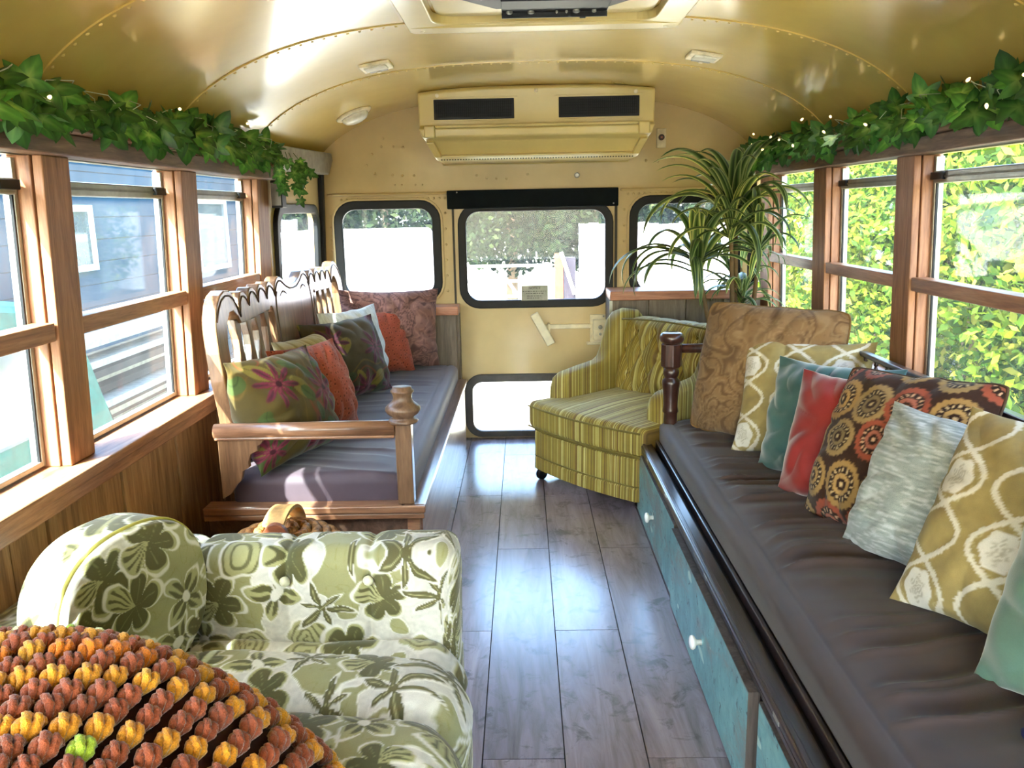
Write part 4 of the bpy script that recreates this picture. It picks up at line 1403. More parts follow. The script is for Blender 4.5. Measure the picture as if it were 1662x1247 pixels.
def back_fn(P, N):
    x, y, z = P[:, 0], P[:, 1], P[:, 2]
    g = np.zeros(len(P))
    for a in tx[1:]:
        g += np.exp(-np.abs((x - a) / .008) ** 1.5) * .008 + np.exp(-((x - a) / .030) ** 2) * .004
    fr = np.clip(-N[:, 1], 0, 1) + np.clip(N[:, 2], 0, 1)
    b = np.zeros(len(P))
    for a in tx[1:]:
        b += np.exp(-(((x - a) ** 2 + (z - .485) ** 2) / .014 ** 2)) * .010
    puff = .012 * np.clip(-N[:, 1], 0, 1) * np.sin(np.clip((z - .33) / .24, 0, 1) * pi)
    d = -(g + b) * np.clip(fr, 0, 1)
    P = P + N * d[:, None]
    P[:, 1] -= puff
    P[:, 1] += .03 * (z - .33)
    P += N * (.006 * (fbm(x * 8, z * 8 + y * 8, 2) - .5))[:, None]
    return P
sofa_piece('back_cushion', -1.0, -.215, 1.545, 1.67, .10, .548, .035, (270, 34, 170), back_fn)
for a in tx[2:]:
    MB().lathe([(.002, .011), (.008, .008), (.011, .002), (.009, -.004)], 0, 0, 16, rot=Matrix.Translation((a, 1.543, .487)) @ Matrix.Rotation(pi / 2, 4, 'X')).build('button', plain('covered_button', '#cfcdb0', .6), sofa, smooth=True)
creases = [1.57, 1.475, 1.275, 1.065, .855, .645, .435]
def seat_fn(P, N):
    x, y, z = P[:, 0].copy(), P[:, 1].copy(), P[:, 2].copy()
    sag = fbm(x * 3, y * 2, 2) * .02
    yy = y + .020 * np.sin((x + .3) * 5) + .012 * (fbm(x * 7, y * 2, 2) - .5)
    up = np.clip(N[:, 2], 0, 1) + np.clip(N[:, 0], 0, 1) * .9
    h = np.zeros(len(P))
    for a, b in zip(creases[1:], creases[:-1]):
        t = np.clip((yy - a) / (b - a), 0, 1)
        w = (yy >= a) & (yy < b)
        h = np.where(w, np.sqrt(np.clip(1 - (2 * t - 1) ** 2, 0, 1)) ** .7 * .058 * min(1, (b - a) / .15), h)
    P = P + N * (h * np.clip(up, 0, 1))[:, None]
    P[:, 2] += sag * np.clip(N[:, 2], 0, 1) + .015 * (fbm(x * 6 + 3, y * 6, 2) - .5) * np.clip(N[:, 2], 0, 1)
    fall = sst(-.30, -.20, x)
    P[:, 2] -= fall ** 2 * .018 * np.clip(N[:, 2], 0, 1)
    return P
sofa_piece('seat_cushion', -1.04, -.235, .42, 1.56, .14, .315, .05, (230, 320, 30), seat_fn)
sofa_piece('base', -1.03, -.245, .44, 1.64, .045, .16, .02, (60, 80, 16), None)
sofa_piece('arm_base', -1.065, -.86, 1.00, 1.54, .20, .50, .04, (16, 40, 24), None)
# round arm pad
nh = Vector((.93, -.37, 0)).normalized(); hh = Vector((-nh.y, nh.x, 0)); Cc = Vector((-.77, 1.38, .515))
def pad(name, ra, rb, thick, rr_, NR=90, NT=260):
    # superellipse disc with rounded rim
    V, F, C = [], [], []
    prof_ = []
    for k in range(NR):
        q = k / (NR - 1)
        prof_.append((q * (1 - .0), 0.0))
    rings = []
    edge = .030
    for q in np.linspace(0.02, 1, NR):
        rings.append((1 - edge / ra * (1 - q) * 0 - 0, q, 'f'))
    P, T_, S_ = [], [], []
    th = np.linspace(0, 2 * pi, NT, endpoint=False)
    def ring(scale, depth):
        a = ra * scale; b = rb * scale
        e = 2 / 2.35
        cx_ = np.sign(np.cos(th)) * np.abs(np.cos(th)) ** e * a
        sx_ = np.sign(np.sin(th)) * np.abs(np.sin(th)) ** e * b
        return cx_, sx_, np.full(NT, depth)
    L = []
    for q in np.linspace(.01, .965, NR):
        L.append(ring(q, .006 * (1 - q ** 2)))
    for k in range(1, 6):
        t = k / 6 * pi / 2
        L.append(ring(.965 + .035 * math.sin(t), -.012 * (1 - math.cos(t))))
    for d in np.linspace(-.016, -thick + .016, 34):
        u_ = (d + thick / 2) / (thick / 2)
        L.append(ring(1.0 + .03 * (1 - u_ * u_), d))
    for k in range(1, 8):
        t = k / 7 * pi / 2
        L.append(ring(1 - .25 * (1 - math.cos(t)), -thick + .016 - .03 * math.sin(t)))
    V = []; loc = []
    for (a, b, d) in L:
        for i in range(NT):
            V.append(Cc + hh * a[i] + Vector((0, 0, 1)) * b[i] + nh * d[i])
            loc.append((a[i], b[i], d[i]))
    F = []
    for i in range(len(L) - 1):
        for k in range(NT):
            F.append((i * NT + k, i * NT + (k + 1) % NT, (i + 1) * NT + (k + 1) % NT, (i + 1) * NT + k))
    F.append(tuple(range(NT))[::-1]); F.append(tuple((len(L) - 1) * NT + k for k in range(NT)))
    loc = np.array(loc); V = np.array([tuple(v) for v in V])
    c, rel = sofa_pat(loc[:, 0] * 1.0 - .3, loc[:, 1] * 1.0 + .2 - loc[:, 2])
    V = V + np.array(nh)[None] * (rel * .002 * (loc[:, 2] > -.003))[:, None]
    mesh_obj(name, V, F, SOFM, sofa, True, 0, c)
    a, b, d = ring(1.008, -.016)
    rim = [Cc + hh * a[i] + Vector((0, 0, 1)) * b[i] + nh * d[i] for i in range(NT)]
    MB().tube(rim + [rim[0]], .0042, 6).build('arm_piping', PIPEG, sofa, smooth=True)
pad('arm_pad', .162, .152, .12, .03)

# ================================================================== CROCHET BLANKET
def bz(x, y):
    dx = x + .75
    z = .658 - np.where(dx > 0, 1.5 * dx ** 2, .25 * dx ** 2)
    z = z - np.where(y > .97, 3.2 * (y - .97) ** 2, .10 * (.97 - y))
    z = z - np.where(x > -.38, 3.0 * (x + .38) ** 2, 0)
    return z + .010 * (fbm(x * 7, y * 7, 2) - .5)
cb = thing('crochet_blanket', 'orange, rust and gold crocheted blanket draped in the lower left corner', 'blanket', (-.7, .8, .5))
gxs = np.linspace(-1.06, -.26, 90); gys = np.linspace(.30, 1.17, 90)
GX, GY = np.meshgrid(gxs, gys, indexing='ij')
GZ = bz(GX, GY) - .010
n = 90
V = np.concatenate([np.stack([GX.ravel(), GY.ravel(), GZ.ravel()], 1), np.stack([GX.ravel(), GY.ravel(), GZ.ravel() - .018], 1)])
F = []
for i in range(n - 1):
    for j in range(n - 1):
        a = i * n + j
        F.append((a, a + n, a + n + 1, a + 1)); b = a + n * n
        F.append((b, b + 1, b + n + 1, b + n))
brd = [i * n for i in range(n)] + [(n - 1) * n + j for j in range(1, n)] + [i * n + n - 1 for i in range(n - 2, -1, -1)] + [j for j in range(n - 2, 0, -1)]
for a, b in zip(brd, brd[1:] + brd[:1]):
    F.append((a, a + n * n, b + n * n, b))
mesh_obj('backing', V, F, plain('dark_maroon_yarn', '#3a1714', .95, namt=.3, bump=.5, bscale=300), cb, smooth=True)
YARN = attr_mat('fuzzy_yarn', .95, .5, 420, .6, 1.0)
# one puff = three plump strands side by side
def strand_template():
    V, F = [], []
    ns, nr = 16, 7
    for s_i, (ox, oz, tw) in enumerate(((0, 0, .3), (0, 0, -.3), (0, 0, 0), (0, 0, .2))):
        b0 = len(V)
        for i in range(ns):
            t = i / (ns - 1)
            yy = -.0235 + .047 * t
            ph_ = 2 * pi / 4 * s_i + .5 + t * 3.0
            bul = math.sin(pi * min(max(t, .04), .96)) ** .55
            r = .0062 * bul * (1 + .13 * math.sin(t * 22 + s_i * 2)) + .0006
            xo = .0092 * bul * math.cos(ph_)
            zo = .0050 * bul * math.sin(ph_) + .011 * math.sin(pi * t)
            for k in range(nr):
                a = 2 * pi * k / nr + tw * i
                rr = r * (1 + .10 * math.sin(2 * a + i * 2.4))
                V.append((xo + rr * math.cos(a), yy, zo + rr * math.sin(a)))
        for i in range(ns - 1):
            for k in range(nr):
                F.append((b0 + i * nr + k, b0 + i * nr + (k + 1) % nr, b0 + (i + 1) * nr + (k + 1) % nr, b0 + (i + 1) * nr + k))
    return np.array(V), np.array(F)
TV, TF = strand_template()
rowcols = ['#9c5133', '#e39a2a', '#9a4e31', '#a3563a', '#e8a030', '#9c5133', '#dd7d1e', '#9a4e31', '#e6a236', '#9c5133', '#e9dca0', '#9a4e31']
rc = np.random.default_rng(9)
Vs, Fs, Cs = [], [], []
base_i = 0
ca, sa = math.cos(.42), math.sin(.42)
for r_i in range(-30, 40):
    for c_i in range(-32, 34):
        a = c_i * .0335 + (.0167 if r_i % 2 else 0); b = r_i * .0290
        x = -.68 + a * ca - b * sa + rc.uniform(-.003, .003); y = .80 + a * sa + b * ca + rc.uniform(-.003, .003)
        if not (-1.05 < x < -.265 and .45 < y < 1.165): continue
        z = float(bz(np.array(x), np.array(y)))
        e = 2e-3
        nx_ = -(float(bz(np.array(x + e), np.array(y))) - float(bz(np.array(x - e), np.array(y)))) / (2 * e)
        ny_ = -(float(bz(np.array(x), np.array(y + e))) - float(bz(np.array(x), np.array(y - e)))) / (2 * e)
        nn_ = Vector((nx_, ny_, 1)).normalized()
        ang = .42 - .35 + rc.uniform(-.22, .22)
        dy_ = Vector((-math.sin(ang), math.cos(ang), 0)); dy_ = (dy_ - dy_.dot(nn_) * nn_).normalized()
        dx_ = dy_.cross(nn_)
        Rm = np.array([tuple(dx_), tuple(dy_), tuple(nn_)])
        sc = rc.uniform(.92, 1.1)
        Vs.append((TV * sc) @ Rm + np.array([x, y, z - .002]))
        Fs.append(TF + base_i); base_i += len(TV)
        ci = r_i % 12
        col = hexc(rowcols[ci])
        if ci == 10 and rc.random() < .6: col = hexc('#9fc33a')
        if ci == 0 and rc.random() < .12: col = hexc('#a8c63f')
        if ci == 6 and rc.random() < .3: col = hexc('#e0a030')
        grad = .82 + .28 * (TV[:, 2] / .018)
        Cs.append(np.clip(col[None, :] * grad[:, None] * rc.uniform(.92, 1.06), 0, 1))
o = mesh_obj('yarn_clusters', np.concatenate(Vs), np.concatenate(Fs).tolist(), YARN, cb, True, 0, np.concatenate(Cs))
o['kind'] = 'stuff'
# rolled bolster arm underneath the blanket
sofa_piece('near_arm', -1.02, -.50, .48, 1.0, .36, .545, .06, (20, 20, 10), None, relief=0)

# ================================================================== WICKER BASKET
WK = plain('wicker_cane', '#8a6236', .6, nscale=60, namt=.35, bump=.6, bscale=150)
bs = thing('wicker_basket', 'round wicker basket with a wooden handle end between the sofa and the daybed', 'basket', (-.73, 2.09, 0))
bx, by = -.73, 2.09
prof_b = [(.15, 0), (.175, .06), (.205, .16), (.215, .24), (.208, .30)]
MB().lathe([(.13, 0), (.14, .005), (.165, .06), (.195, .16), (.203, .24), (.196, .295)], bx, by, 30).build('inner_wall', plain('dark_cane', '#4a3118', .8, bump=.5), bs)
for k in range(17):
    z = .010 + k * .0175
    r = float(np.interp(z, [p[1] for p in prof_b], [p[0] for p in prof_b]))
    P = []
    for i in range(97):
        t = 2 * pi * i / 96
        rr = r + .004 * math.sin(24 * t + pi * (k % 2))
        P.append((bx + rr * math.cos(t), by + rr * math.sin(t), z))
    MB().tube(P, .0085, 6).build('cane_row', WK, bs, smooth=True)
rim_ = []
for i in range(65):
    t = 2 * pi * i / 64
    rim_.append((bx + .213 * math.cos(t), by + .213 * math.sin(t), .315))
MB().tube(rim_, .014, 8).build('rim', WK, bs, smooth=True)
for k in range(8):   # domed woven lid
    r = .205 * math.cos(k / 8 * pi / 2); z = .322 + .085 * math.sin(k / 8 * pi / 2)
    P = []
    m = 72
    for i in range(m + 1):
        t = 2 * pi * i / m
        rr = r + .004 * math.sin(18 * t + pi * (k % 2))
        P.append((bx + rr * math.cos(t), by + rr * math.sin(t), z))
    MB().tube(P, .0155, 6).build('lid_row', WK, bs, smooth=True)
MB().lathe([(.200, .318), (.17, .36), (.09, .39), (.02, .405)], bx, by, 26).build('lid_core', plain('dark_cane', '#4a3118', .8, bump=.5), bs)
hp = [(bx + .0, by + .18 * math.cos(a), .345 + .112 * math.sin(a)) for a in np.linspace(.3, 2.10, 14)]
hb = MB()
for a, b in zip(hp[:-1], hp[1:]):
    pass
Vb, Fb = [], []
for (x, y, z) in hp:
    Vb += [(x - .035, y, z + .004), (x + .035, y, z + .004), (x + .035, y, z + .014), (x - .035, y, z + .014)]
for i in range(len(hp) - 1):
    for k in range(4):
        Fb.append((i * 4 + k, i * 4 + (k + 1) % 4, (i + 1) * 4 + (k + 1) % 4, (i + 1) * 4 + k))
Fb += [(3, 2, 1, 0), tuple((len(hp) - 1) * 4 + k for k in range(4))]
mesh_obj('handle_strap', Vb, Fb, plain('cane_strap', '#b08a56', .5, namt=.25, bump=.5, bscale=120), bs)
Vp, Fp = plate([[(.043 * math.cos(t), .05 * math.sin(t)) for t in np.linspace(0, pi, 16)] + [(-.043, -.03), (.043, -.03)]], .016, 'xz', by - .110, .003)
Vp = Vp + np.array([bx + .01, 0, .408])
mesh_obj('wooden_lug', Vp, Fp, wood('lug_wood', '#5a2e1c', '#7a4229', '#8f5538', 'x', .45), bs)

bs.scale = (.80, .80, .935)

# ================================================================== STRIPED ARMCHAIR
def stripe_mat(name, axis, extra=0.0):
    s = NT(name)
    sp = s.n('SeparateXYZ'); s.l(s.tc.outputs['Object'], sp.inputs[0])
    src = sp.outputs[axis]
    if axis == 1:
        sm_ = s.n('Math', operation='ADD'); s.l(sp.outputs[0], sm_.inputs[0]); s.l(sp.outputs[1], sm_.inputs[1]); src = sm_.outputs[0]
    t = s.n('TexNoise', noise_dimensions='1D')
    t.inputs['Scale'].default_value = 36; t.inputs['Detail'].default_value = 2.5; t.inputs['Roughness'].default_value = .75
    if extra:
        w = s.noise(s.tc.outputs['Object'], 4, 2)
        mm = s.n('Math', operation='MULTIPLY_ADD'); mm.inputs[1].default_value = extra; s.l(w, mm.inputs[0]); s.l(src, mm.inputs[2])
        src = mm.outputs[0]
    s.l(src, t.inputs['W'])
    c = s.ramp(t.outputs['Fac'], [(.30, '#5b4312'), (.40, '#86692a'), (.45, '#a08c36'), (.50, '#6c551a'), (.54, '#a59440'), (.60, '#cbbf78'), (.65, '#8e7630'), (.74, '#644b18')])
    f = s.noise(s.tc.outputs['Object'], 18, 4)
    c = s.mix(.35, c, s.ramp(f, [(.3, (.55, .55, .5, 1)), (.7, (1, 1, 1, 1))]), 'MULTIPLY')
    s.l(c, s.p.inputs['Base Color'])
    s.set(Roughness=.7)
    s.p.inputs['Sheen Weight'].default_value = .35
    s.p.inputs['Sheen Roughness'].default_value = .35
    s.p.inputs['Sheen Tint'].default_value = (1, .9, .55, 1)
    s.bump(s.noise(s.tc.outputs['Object'], 300, 2), .2, .002)
    return s.m
STX = stripe_mat('olive_stripe_velvet', 0); STY = stripe_mat('olive_stripe_velvet_side', 1)
GOLD = stripe_mat('olive_gold_velvet', 0, .03)
PIPO = plain('olive_piping', '#6f6022', .7)
yaw = math.atan2(-.77, .64)
CM = Matrix.Translation((.43, 3.615, 0)) @ Matrix.Rotation(yaw, 4, 'Z')
ch = thing('striped_armchair', 'low olive and gold striped velvet armchair with a tufted back by the rear door', 'armchair', mat=CM)
def plan(front, half, back, bow, r=.05, n=30):
    pts = []
    # front edge, bowed with a dip towards the right and left ends
    for t in np.linspace(-1, 1, n):
        pts.append((half * t * (1 - 0), front - bow * (1 - t * t) + .0))
    pts += [(half, back), (-half, back)]
    return pts
def extr(pts, zs, offs=None):
    V, F = [], []
    m = len(pts)
    cx_ = sum(p[0] for p in pts) / m; cy_ = sum(p[1] for p in pts) / m
    for i, z in enumerate(zs):
        o_ = offs[i] if offs else 0
        for (x, y) in pts:
            d = math.hypot(x - cx_, y - cy_)
            V.append((x + (x - cx_) / d * o_, y + (y - cy_) / d * o_, z))
    for i in range(len(zs) - 1):
        for k in range(m):
            F.append((i * m + k, i * m + (k + 1) % m, (i + 1) * m + (k + 1) % m, (i + 1) * m + k))
    F.append(tuple(range(m))[::-1]); F.append(tuple((len(zs) - 1) * m + k for k in range(m)))
    return V, F
def cyl_pts(pts, r=.045, n=5):
    """round the two front corners of a plan"""
    out = []
    m = len(pts)
    for i in range(m):
        a, b, c = Vector(pts[i - 1]), Vector(pts[i]), Vector(pts[(i + 1) % m])
        d1 = (a - b); d2 = (c - b)
        if d1.length > 1e-6 and d2.length > 1e-6 and abs(d1.normalized().dot(d2.normalized())) < .6:
            rr = min(r, 100)
            p0 = b + d1.normalized() * rr; p1 = b + d2.normalized() * rr
            for k in range(n + 1):
                t = k / n
                q = p0 * (1 - t) ** 2 + b * 2 * t * (1 - t) + p1 * t * t
                out.append((q.x, q.y))
        else:
            out.append(pts[i])
    return out
HW, FR, BK = .345, -.335, .30
pl1 = cyl_pts([(-HW, FR + .02)] + [(HW * t, FR - .035 * (1 - t * t)) for t in np.linspace(-.88, .88, 21)] + [(HW, FR + .02), (HW, BK), (-HW, BK)], .04)
V, F = extr(pl1, [.052, .10, .108, .112, .118, .225, .236], [.004, .002, -.004, -.004, .002, 0, -.012])
o = mesh_obj('skirt', V, F, STX, ch, smooth=False)
for zz, rr in ((.112, .003), (.236, .005)):
    P = [(x, y, zz) for x, y in pl1]
    MB().tube(P + [P[0]], rr, 6).build('piping', PIPO, ch, smooth=True)
# loose seat cushion: full width in front, narrow between the arms, puffed
V, F, N = rbox(HW + .008, .315, .062, .03, 70, 60, 6)
x, y, z = V[:, 0].copy(), V[:, 1] - .035, V[:, 2] + .298
wv = np.where(y > -.19, (HW - .095) / (HW + .008), 1.0)
wv = 1 - (1 - (HW - .095) / (HW + .008)) * sst(-.225, -.185, y)
x = x * wv
y = y - .035 * (1 - (x / HW) ** 2) * sst(.1, -.3, y)
z = z + np.where(N[:, 2] > .5, .022 * (1 - (x / HW) ** 2) * (1 - ((y + .05) / .36) ** 2), 0) + .006 * (fbm(x * 9, y * 9, 2) - .5)
mesh_obj('seat_cushion', np.stack([x, y, z], 1), F, STX, ch, True)
for zz in (.342, .250):
    P = [(HW * t * 1.01, FR - .018 - .037 * (1 - t * t), zz) for t in np.linspace(-.97, .97, 30)]
    MB().tube(P, .0042, 6).build('cushion_piping', PIPO, ch, smooth=True)
# arms sweeping up into wings
def side_panel(sg):
    prof_s = [(-.205, .23), (-.212, .32), (-.208, .40), (-.195, .438), (-.165, .455), (-.08, .468), (.0, .478), (.05, .485), (.085, .505), (.110, .55), (.135, .62), (.155, .675), (.185, .703), (.235, .712), (.275, .705), (.300, .68), (.305, .5), (.30, .23)]
    # densify
    pts = []
    for a, b in zip(prof_s[:-1], prof_s[1:]):
        L = math.hypot(a[0] - b[0], a[1] - b[1]); k = max(1, int(L / .03))
        for j in range(k): pts.append((a[0] + (b[0] - a[0]) * j / k, a[1] + (b[1] - a[1]) * j / k))
    pts.append(prof_s[-1])
    Vp, Fp = plate([pts[::-1]], .050, 'yz', -.025, .022)
    x, y, z = Vp[:, 0], Vp[:, 1], Vp[:, 2]
    Vp = np.stack([x + sg * (HW - .050) + sg * .02 * np.clip((z - .45) / .25, 0, 1) * 0, y, z], 1)
    o = mesh_obj('arm_wing', Vp, Fp, STY, ch, smooth=True)
    return o
side_panel(-1); side_panel(1)
# tufted inner back, leaning
V, F, N = rbox(.262, .065, .215, .045, 90, 10, 80)
x, z0 = V[:, 0], V[:, 2]
but = []
for r_ in range(4):
    for k in range(-3, 4):
        bxx = (k + (.5 if r_ % 2 else 0)) * .115; bzz = -.13 + r_ * .095
        if abs(bxx) < .24: but.append((bxx, bzz))
dep = np.zeros(len(V))
front = np.clip(-N[:, 1], 0, 1)
for (bx_, bz_) in but:
    dep += np.exp(-((x - bx_) ** 2 + (z0 - bz_) ** 2) / .018 ** 2) * .030
# diamond creases between neighbouring buttons
for i, a in enumerate(but):
    for b in but[i + 1:]:
        L = math.hypot(a[0] - b[0], a[1] - b[1])
        if L < .118 and abs(a[1] - b[1]) > .05:
            ux, uz = (b[0] - a[0]) / L, (b[1] - a[1]) / L
            tt_ = np.clip((x - a[0]) * ux + (z0 - a[1]) * uz, 0, L)
            d = np.hypot(x - a[0] - ux * tt_, z0 - a[1] - uz * tt_)
            dep = np.maximum(dep, np.exp(-(d / .013) ** 1.2) * .022)
topf = sst(.13, .16, z0)
dep = np.maximum(dep, topf * .010 * np.exp(-(np.abs(((x / .115 + .5) % 1) - .5) * .115 / .008) ** 1.3))
V2 = V.copy()
V2 = V2 - N * (dep * (front + .4 * np.clip(N[:, 2], 0, 1)))[:, None]
V2[:, 1] -= front * .020 * np.cos(x / .262 * pi / 2) * np.cos(z0 / .215 * pi / 2)
V2 += N * (.008 * (fbm(x * 14, z0 * 14, 2) - .5))[:, None]
ln_ = .28
Y_ = V2[:, 1] + ln_ * (V2[:, 2] + .2) + .135; Z_ = V2[:, 2] + .485
mesh_obj('tufted_back', np.stack([V2[:, 0], Y_, Z_], 1), F, GOLD, ch, True)
for (bx_, bz_) in but:
    MB().lathe([(.002, .006), (.007, .004), (.009, 0)], 0, 0, 10, rot=Matrix.Translation((bx_, .062 + ln_ * (bz_ + .2) + .032, bz_ + .485)) @ Matrix.Rotation(pi / 2, 4, 'X')).build('button', PIPO, ch, smooth=True)
P = [(.245 * t, .185 - .012 * (1 - t * t) - .03, .694 + .012 * (1 - t * t)) for t in np.linspace(-1, 1, 20)]
MB().tube(P, .0045, 6).build('back_piping', PIPO, ch, smooth=True)
MB().box(-.30, .30, .20, .30, .23, .69).build('outer_back', STX, ch, bevel=.03, seg=4)
for (x, y) in ((-.285, -.325), (.27, -.27), (-.27, .24), (.27, .24)):
    c_ = MB().lathe([(.024, -.012), (.026, -.008), (.026, .008), (.024, .012)], 0, 0, 18, rot=Matrix.Translation((x, y, .026)) @ Matrix.Rotation(pi / 2, 4, 'Y')).build('caster', BLACK, ch, smooth=False)
    MB().box(x - .016, x + .016, y - .012, y + .012, .035, .05).build('caster_fork', BLACK, c_)
# ================================================================== IVY GARLANDS
def leaf_mat(name, rough=.45):
    s = NT(name)
    a = s.n('Attribute', attribute_name='Col')
    oi = s.n('ObjectInfo')
    tone = s.ramp(oi.outputs['Random'], [(0, (.5, .55, .45, 1)), (.5, (1, 1, 1, 1)), (1, (2.2, 1.9, 1.5, 1))])
    c = s.mix(1.0, a.outputs['Color'], tone, 'MULTIPLY')
    s.l(c, s.p.inputs['Base Color'])
    s.set(Roughness=rough)
    tr = s.n('BsdfTranslucent'); s.l(c, tr.inputs[0])
    mx = s.n('MixShader'); mx.inputs[0].default_value = .22
    s.l(s.p.outputs[0], mx.inputs[1]); s.l(tr.outputs[0], mx.inputs[2]); s.l(mx.outputs[0], s.o.inputs[0])
    return s.m
IVYM = leaf_mat('ivy_leaf_cloth')
lobes = [(0, 0), (.14, -.10), (.34, -.20), (.50, -.12), (.40, .08), (.62, .28), (.70, .42), (.46, .44), (.30, .42), (.26, .62), (.16, .84), (0, 1.02)]
outl_ivy = lobes + [(-x, y) for x, y in lobes[-2:0:-1]]
def ivy_mesh(i):
    r = random.Random(i)
    V = [(0, .30, .0)]
    cup = r.uniform(.10, .35); tw = r.uniform(-.15, .15)
    for (x, y) in outl_ivy:
        z = -cup * (x * x * 1.2 + (y - .3) ** 2 * .5) + tw * x * y + r.uniform(-.02, .02)
        V.append((x, y, z))
    # inner ring
    n = len(outl_ivy)
    V2 = [(x * .52, .30 + (y - .30) * .52, -cup * .28 * (x * x * 1.2 + (y - .3) ** 2 * .5) + .015) for (x, y) in outl_ivy]
    V += V2
    F = []
    for k in range(n):
        a, b = 1 + k, 1 + (k + 1) % n
        F.append((a, b, b + n, a + n)); F.append((0, a + n, b + n))
    cols = [hexc('#7fa35a')] + [hexc('#2f5d28') * (1 + .25 * r.uniform(-1, 1)) for _ in range(n)] + [hexc('#4b8038') if k % 2 else hexc('#3c6e30') for k in range(n)]
    V = np.array(V) * np.array([.95, 1, 1])
    # stem
    me = bpy.data.meshes.new('leaf')
    me.from_pydata(V.tolist(), [], F)
    at = me.color_attributes.new('Col', 'FLOAT_COLOR', 'POINT')
    c4 = np.ones((len(V), 4), np.float32); c4[:, :3] = lin(np.clip(np.array(cols), 0, 1))
    at.data.foreach_set('color', c4.ravel())
    me.materials.append(IVYM)
    for p in me.polygons: p.use_smooth = True
    return me
IVY = [ivy_mesh(i) for i in range(6)]
WIRE = plain('garland_stem', '#4a5a32', .7)
WIREC = plain('clear_wire', '#b9bfa8', .3)
def em_mat(name, col, st):
    s = NT(name)
    s.p.inputs['Base Color'].default_value = col
    s.p.inputs['Emission Color'].default_value = col
    s.p.inputs['Emission Strength'].default_value = st
    return s.m
BULB = em_mat('warm_fairy_bulb', (1, .72, .30, 1), .8)
BM = MB().lathe([(.0012, 0), (.0035, .002), (.0042, .006), (.0032, .010), (.001, .013)], 0, 0, 8)
BULBME = bpy.data.meshes.new('bulb'); BULBME.from_pydata(BM.V, [], BM.F); BULBME.materials.append(BULB)
def garland(s, y0, y1, n, label, seed, lights):
    r = random.Random(seed)
    g = thing('ivy_garland', label, 'garland', (s * 1.03, (y0 + y1) / 2, 1.435))
    P = []
    k = 40
    for i in range(k + 1):
        y = y0 + (y1 - y0) * i / k
        P.append((s * (1.035 + .014 * math.sin(i * 1.3)), y, 1.452 + .012 * math.sin(i * 2.1 + 1)))
    MB().tube(P, .0035, 6).build('stem', WIRE, g, smooth=True)
    def put(p, d, up, sc):
        d = Vector(d).normalized(); up = Vector(up)
        nn = (up - up.dot(d) * d).normalized()
        x = d.cross(nn)
        M = Matrix((x, d, nn)).transposed().to_4x4()
        o = bpy.data.objects.new('leaf', r.choice(IVY))
        COL.objects.link(o); o.parent = g
        o.matrix_local = Matrix.Translation(Vector(p) - off(g)) @ M @ Matrix.Scale(sc, 4)
    for i in range(n):
        t = r.random()
        y = y0 + (y1 - y0) * t
        ang = r.uniform(-1.3, 1.9)          # 0 = towards the aisle, + = down
        px = s * (1.045 - r.uniform(0, .05)); pz = 1.452 + r.uniform(-.045, .022)
        d = (-s * math.cos(ang) * r.uniform(.4, 1), r.uniform(-.9, .9), -math.sin(ang) * .95)
        if d[2] > 0: d = (d[0], d[1], d[2] * .7)
        up = (-s * r.uniform(.4, 1.1), -.55 + r.uniform(-.6, .4), r.uniform(.3, 1.0))
        put((px, y, pz), d, up, r.uniform(.054, .082))
    return g, r, put
gL, rL, putL = garland(-1, .9, 3.33, 215, 'green ivy garland hanging over the left window header', 4, False)
gR, rR, putR = garland(1, 1.35, 4.22, 225, 'green ivy garland with fairy lights over the right window header', 5, True)
# trailing sprig at the far end of the left garland
for (ax, ay, dz, nl, dx) in ((-1.03, 3.34, .15, 6, .0), (-1.02, 3.30, .17, 8, .02), (-1.00, 3.42, .14, 6, .05), (-1.0, 3.37, .19, 8, .04), (-.99, 3.45, .10, 5, .07)):
    P = [(ax + dx * i / 6, ay + .03 * i / 6, 1.45 - dz * i / 6 - .0) for i in range(7)]
    MB().tube(P, .0016, 5).build('trailing_stem', WIRE, gL)
    for i in range(nl):
        t = rL.uniform(.15, 1.05)
        p = (ax + dx * t, ay + .03 * t, 1.45 - dz * t)
        putL(p, (rL.uniform(-.3, 1), rL.uniform(-.6, .5), -rL.uniform(.3, 1)), (.5, -1, .5), rL.uniform(.034, .052))
# fairy lights
def fairy(s, y0, y1, n, label, seed):
    r = random.Random(seed)
    f = thing('fairy_light_string', label, 'string lights', (s * 1.02, (y0 + y1) / 2, 1.44))
    P = [(s * (1.01 + .03 * math.sin(i * 1.9)), y0 + (y1 - y0) * i / 70, 1.46 + .028 * math.sin(i * 1.1)) for i in range(71)]
    MB().tube(P, .0011, 5).build('wire', WIREC, f)
    for i in range(n):
        p = P[int(i * 70 / n)]
        o = bpy.data.objects.new('bulb', BULBME); COL.objects.link(o); o.parent = f
        o.location = Vector((p[0] - s * .035, p[1], p[2] + r.uniform(-.02, .03))) - off(f)
        o.rotation_euler = (r.uniform(0, 6), r.uniform(0, 6), 0)
fairy(1, 1.6, 4.2, 20, 'thin string of warm fairy lights woven into the right garland', 3)
fairy(-1, 1.2, 3.3, 4, 'thin string of fairy lights woven into the left garland', 6)
# small black speaker on the last left post
sp = thing('wall_speaker', 'small black box mounted beside the rear left post under the ivy', 'speaker', (-1.07, 3.47, 1.24))
MB().box(-1.09, -1.045, 3.435, 3.50, 1.235, 1.345).build('case', BLACK, sp, bevel=.004)
MB().box(-1.088, -1.05, 3.434, 3.436, 1.245, 1.335).build('face', GREYP, sp)

